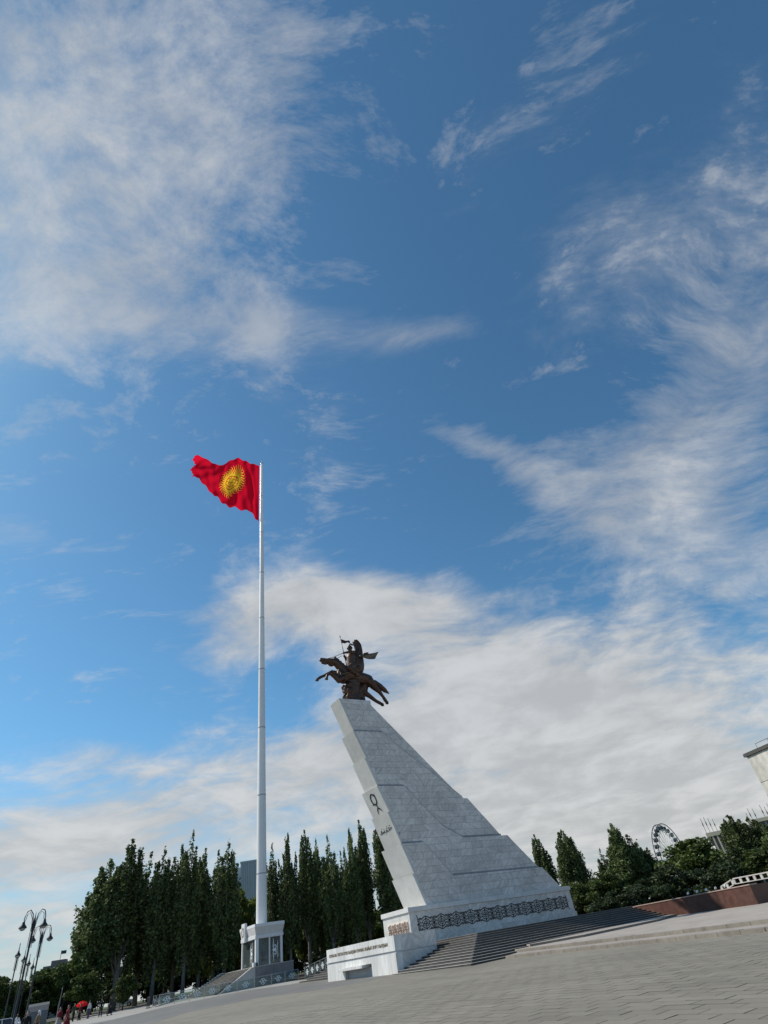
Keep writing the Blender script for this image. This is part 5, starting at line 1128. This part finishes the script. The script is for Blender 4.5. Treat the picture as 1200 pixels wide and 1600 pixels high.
# ------------------------------------------------------------------ people
def person(name_label, pos, rz, top, bottom, dress=False, stride=0.25, hgt=1.68, arm=0.15, hair_long=True, hat=None, group='people at the left of the square'):
    root = thing('person', name_label, 'person', pos, rz, group); k = hgt / 1.72; root.scale = (k, k, k)
    b = MB(); sd_ = stride
    chain(b, [((0, 0, .95), .135), ((0, .01, 1.15), .12), ((0, 0, 1.33), .135), ((0, 0, 1.42), .10)], 10); b.ball((0, 0, 1.40), (.19, .09, .07), 10, 6)
    chain(b, [((0, 0, 1.44), .052), ((0, .01, 1.53), .05)], 8)
    b.ball((0, .015, 1.61), (.075, .095, .115), 12, 9); b.tube([(0, .10, 1.615), (0, .128, 1.585)], [.012, .018], 6); b.ball((0, .085, 1.555), (.03, .025, .012), 8, 5); b.ball((.078, 0, 1.605), (.012, .02, .03), 6, 5); b.ball((-.078, 0, 1.605), (.012, .02, .03), 6, 5)
    for sx in (-1, 1):
        f = sx * sd_
        hip, kn, an = (sx * .09, 0, .93), (sx * .095, f * .55 + .03, .50), (sx * .095, f, .08)
        chain(b, [(hip, .092), (kn, .058), (an, .038)], 8); chain(b, [((an[0], an[1] - .03, .045), .035), ((an[0], an[1] + .13, .03), .03)], 8)
        sh_, el_, wr_ = (sx * .19, 0, 1.38), (sx * (.24 + arm * .2), -f * .5 - .02, 1.10), (sx * (.24 + arm * .1), -f * .8 + .06, .88)
        chain(b, [(sh_, .05), (el_, .04), (wr_, .027)], 8)
        hd = Vector(wr_) + Vector((0, .02, -.06)); b.ball(hd, (.02, .038, .05), 8, 6)
        for j in range(4):
            y = -.028 + .018 * j; l = (.062, .072, .068, .05)[3 - j]
            b.tube([hd + Vector((0, y, -.04)), hd + Vector((-sx * .006, y + .004, -.04 - l * .55)), hd + Vector((-sx * .02, y + .006, -.04 - l))], [.0105, .010, .009], 5)
        b.tube([hd + Vector((0, .032, .0)), hd + Vector((-sx * .01, .056, -.03)), hd + Vector((-sx * .014, .06, -.055))], [.012, .0115, .010], 5)
    remeshed(b, 'body', 'skin', root, .011, 1)
    c = MB(); chain(c, [((0, 0, .98), .155), ((0, .01, 1.15), .14), ((0, 0, 1.33), .155), ((0, 0, 1.40), .115)], 12); c.ball((0, 0, 1.39), (.215, .115, .08), 12, 7)
    for sx in (-1, 1):
        f = sx * sd_; chain(c, [((sx * .19, 0, 1.38), .068), ((sx * (.24 + arm * .2), -f * .5 - .02, 1.10), .056), ((sx * (.243 + arm * .12), -f * .74 + .04, .92), .042)], 8)
    remeshed(c, 'shirt', top, root, .018, 2)
    c = MB()
    if dress:
        pr = [(.17, 1.05), (.16, .98), (.23, .72), (.29, .4), (.34, .14)]; n_ = 22; o_ = []
        for r_, z in pr:
            for i in range(n_): a = 2 * math.pi * i / n_; w_ = 1 + .07 * math.sin(5 * a) * (1.1 - z); o_.append((r_ * w_ * math.cos(a), r_ * w_ * 1.0 * math.sin(a), z))
        c.add(o_, [(j * n_ + i, j * n_ + (i + 1) % n_, (j + 1) * n_ + (i + 1) % n_, (j + 1) * n_ + i) for j in range(4) for i in range(n_)] + [tuple(range(n_))]); c.build('skirt', bottom, root, True)
    else:
        c.ball((0, 0, .95), (.165, .125, .13), 10, 7)
        for sx in (-1, 1):
            f = sx * sd_; chain(c, [((sx * .09, 0, .93), .112), ((sx * .095, f * .55 + .03, .50), .08), ((sx * .095, f * .97, .12), .068)], 8)
        remeshed(c, 'trousers', bottom, root, .018, 1)
    for sx in (-1, 1):
        c = MB(); chain(c, [((sx * .095, sx * sd_ - .035, .045), .045), ((sx * .095, sx * sd_ + .14, .035), .038)], 8); remeshed(c, 'shoe', 'shoe', root, .015, 1)
    c = MB(); c.ball((0, -.005, 1.645), (.086, .10, .10), 12, 8)
    if hair_long: chain(c, [((0, -.07, 1.62), .075), ((0, -.10, 1.45), .06), ((0, -.11, 1.30), .04)], 8)
    remeshed(c, 'hair', hat or 'hair', root, .015, 1)
    return root
def gp(x, y): return (x, y, gz(y))
person('woman in long black dress walking away near the metal barrier', gp(-43.5, 85.2), R(-30), 'cloth_black', 'cloth_black', True, .2, 1.72)
person('walker in dark clothes with bag beside the woman in black', gp(-44.3, 84.6), R(20), 'cloth_black', 'cloth_black', False, .3, 1.66)
person('person in dark red dress at the bottom edge, left of centre', tuple(onground(-29.76, 66)), R(150), 'cloth_maroon', 'cloth_maroon', True, .2, 1.66)
person('person in grey skirt and dark red top beside the red dress', tuple(onground(-30.28, 67)), R(170), 'cloth_maroon', 'cloth_grey', True, .15, 1.62)
person('person in dark suit at the bottom left foreground by the lamp', tuple(onground(-32.3, 53)), R(200), 'cloth_black', 'cloth_black', False, .12, 1.74, hair_long=False)
person('person in white shirt standing right of the red umbrella', tuple(onground(-28.42, 101)), R(90), 'cloth_white', 'cloth_blue', False, .1, 1.7, hair_long=False)
person('seated-looking vendor in red under the red umbrella', tuple(onground(-29.0, 101)), R(160), 'cloth_maroon', 'cloth_black', False, .08, 1.55)
person('person in tan jacket and white cap at the far left bottom edge', tuple(onground(-31.6, 66)), R(100), 'cloth_tan', 'cloth_olive', False, .2, 1.66, hat='cloth_white')
person('person in white top between the white car and the tent', tuple(onground(-32.9, 84)), R(60), 'cloth_white', 'cloth_black', False, .2, 1.66)
person('person in olive jacket standing left of the red umbrella', tuple(onground(-29.4, 100)), R(-120), 'cloth_olive', 'cloth_black', False, .1, 1.7, hair_long=False)
person('person in blue shirt behind the walking pair under the trees', gp(-50.2, 101.0), R(30), 'cloth_blue', 'cloth_grey', False, .25, 1.7, hair_long=False)
g0 = PC + Ud * 1.42 + Vd * 1.0
person('guard in dark uniform standing inside the glass kiosk', (g0.x, g0.y, 3.07), R(200), 'cloth_blue', 'cloth_black', False, .05, 1.8, arm=0, hair_long=False, hat='cloth_blue', group='guard')

# ------------------------------------------------------------------ red umbrella, tent, cars
um = thing('market_umbrella', 'red market umbrella with white marks at the left edge of the square', 'umbrella', tuple(onground(-28.95, 102)), .3)
um.scale = (.68, .68, .8)
bb = MB(); bb.tube([(0, 0, 0), (0, 0, 2.25)], .025, 6); bb.build('pole', 'steel', um); bb = MB(); bb.lathe([(.25, 0), (.25, .08), (.05, .12)], 10); bb.build('base', 'dark_steel', um)
for k in range(8):
    a0_, a1_ = 2 * math.pi * k / 8, 2 * math.pi * (k + 1) / 8; bb = MB(); rows = []
    for r_, z in ((.02, 2.28), (.5, 2.16), (.95, 1.86), (1.15, 1.58)):
        rows.append([(r_ * math.cos(a), r_ * math.sin(a), z - (.05 * math.sin((a - a0_) / (a1_ - a0_) * math.pi) * -1 if r_ > 1 else 0)) for a in np.linspace(a0_, a1_, 5)])
    vv = [p for r_ in rows for p in r_]; bb.add(vv, [(j * 5 + i, j * 5 + i + 1, (j + 1) * 5 + i + 1, (j + 1) * 5 + i) for j in range(3) for i in range(4)]); pn = bb.build('canopy_panel', 'umbrella_red', um, True)
    am = (a0_ + a1_) / 2; bb = MB(); q = [(.72, -.09, 2.06), (.72, .09, 2.06), (.86, .07, 1.97), (.86, -.07, 1.97)]; bb.add([(r_ * math.cos(am + da), r_ * math.sin(am + da), z) for r_, da, z in q], [(0, 1, 2, 3)]); bb.build('printed_mark', 'umbrella_white', pn)
    bb = MB(); bb.tube([(0, 0, 1.95), (.55 * math.cos(a0_), .55 * math.sin(a0_), 2.10), (1.14 * math.cos(a0_), 1.14 * math.sin(a0_), 1.57)], .01, 4); bb.build('rib', 'steel', um)
u2 = thing('closed_parasol', 'slim closed grey parasol on tilted pole behind the walkers', 'parasol', tuple(onground(-30.5, 90)), 0)
bb = MB(); bb.tube([(0, 0, 0), (.12, 0, 2.0), (.2, 0, 3.3)], .03, 6); bb.build('pole', 'steel', u2)
bb = MB(); bb.tube([(.1, 0, 1.7), (.14, 0, 2.2), (.2, 0, 3.3)], [.10, .07, .02], 8); bb.build('furled_canopy', 'canvas', u2)
te = thing('canvas_tent', 'small grey canvas tent behind the street lamps at far left', 'tent', tuple(onground(-31.75, 101)), R(-60))
bb = MB(); rows = [[(-1.3, y, 0), (-1.25, y, .9), (-1.0, y, 1.6), (-.5, y, 2.1), (0, y, 2.35), (.5, y, 2.1), (1.0, y, 1.6), (1.25, y, .9), (1.3, y, 0)] for y in (-1.2, 1.2)]
bb.prism(rows[0], rows[1]); bb.build('canopy', 'canvas', te)
bb = MB(); bb.prism([(-.45, -1.22, 0), (.45, -1.22, 0), (.35, -1.22, 1.5), (-.35, -1.22, 1.5)], [(-.45, -1.2, 0), (.45, -1.2, 0), (.35, -1.2, 1.5), (-.35, -1.2, 1.5)]); bb.build('entrance_flap', 'soffit', te)
for sx in (-1.3, 1.3): 
    bb = MB(); bb.tube([(sx, -1.2, 0), (sx * 1.35, -1.8, -.02)], .015, 4); bb.build('guy_rope', 'steel', te)
def car_proto(paint):
    root = thing('parked_car', 'x', 'car', group='cars parked at far left')
    low = [(-2.1, .35), (-2.15, .65), (-2.05, .85), (-1.2, .92), (1.35, .95), (2.0, .88), (2.12, .62), (2.08, .33), (-2.1, .30)]
    bb = MB(); bb.prism([(x, -.84, z) for x, z in low], [(x, .84, z) for x, z in low]); bev(bb.build('body', paint, root, False), .09, 3)
    bb = MB(); lo, hi = [(-1.75, .9), (1.15, .9)], [(-1.35, 1.42), (.45, 1.44)]
    v_ = [(-1.8, -.78, .9), (1.2, -.78, .9), (1.2, .78, .9), (-1.8, .78, .9), (-1.3, -.62, 1.42), (.42, -.62, 1.45), (.42, .62, 1.45), (-1.3, .62, 1.42)]
    bb.add(v_, [(0, 1, 5, 4), (1, 2, 6, 5), (2, 3, 7, 6), (3, 0, 4, 7), (4, 5, 6, 7)]); bb.build('windows', 'window_dark', root)
    bb = MB(); bb.box(-1.34, .46, -.64, .64, 1.43, 1.48); bev(bb.build('roof', paint, root), .02)
    for sy in (-1, 1):
        for a, c in (((-1.8, .79, .9), (-1.3, .63, 1.45)), ((1.2, .79, .9), (.42, .63, 1.46)), ((-.35, .80, .9), (-.4, .65, 1.44))):
            bb = MB(); bb.tube([(a[0], sy * a[1], a[2]), (c[0], sy * c[1], c[2])], .04, 5); bb.build('pillar', paint, root)
        bb = MB(); bb.box(.85, 1.0, sy * .84 - .1, sy * .84 + .1, .92, 1.05); bb.build('wing_mirror', paint, root)
        bb = MB(); bb.box(2.0, 2.13, sy * .6 - .15, sy * .6 + .15, .62, .78); bb.build('headlight', 'lamp_glass', root)
        bb = MB(); bb.box(-2.16, -2.06, sy * .62 - .13, sy * .62 + .13, .62, .82); bb.build('tail_light', 'flower_red', root)
        for x in (-1.3, 1.3):
            bb = MB(); bb.tube([(x, sy * .70, .32), (x, sy * .90, .32)], .32, 16); wh = bb.build('tyre', 'tyre', root); bb = MB(); bb.tube([(x, sy * .88, .32), (x, sy * .915, .32)], .2, 12); bb.build('rim', 'steel', wh)
    return root
c1_ = car_proto('car_white'); c1_.location = onground(-33.7, 86); c1_.rotation_euler = (0, 0, R(55)); c1_['label'] = 'white car parked at the far left edge behind the lamp posts'
c2_ = car_proto('car_silver'); c2_.location = onground(-34.1, 94); c2_.rotation_euler = (0, 0, R(60)); c2_['label'] = 'silver car parked behind the white car at far left'
c3_ = copy_tree(c1_); c3_.location = onground(-26.3, 137); c3_.rotation_euler = (0, 0, R(20)); c3_['label'] = 'white car parked under the trees left of the glass railing'
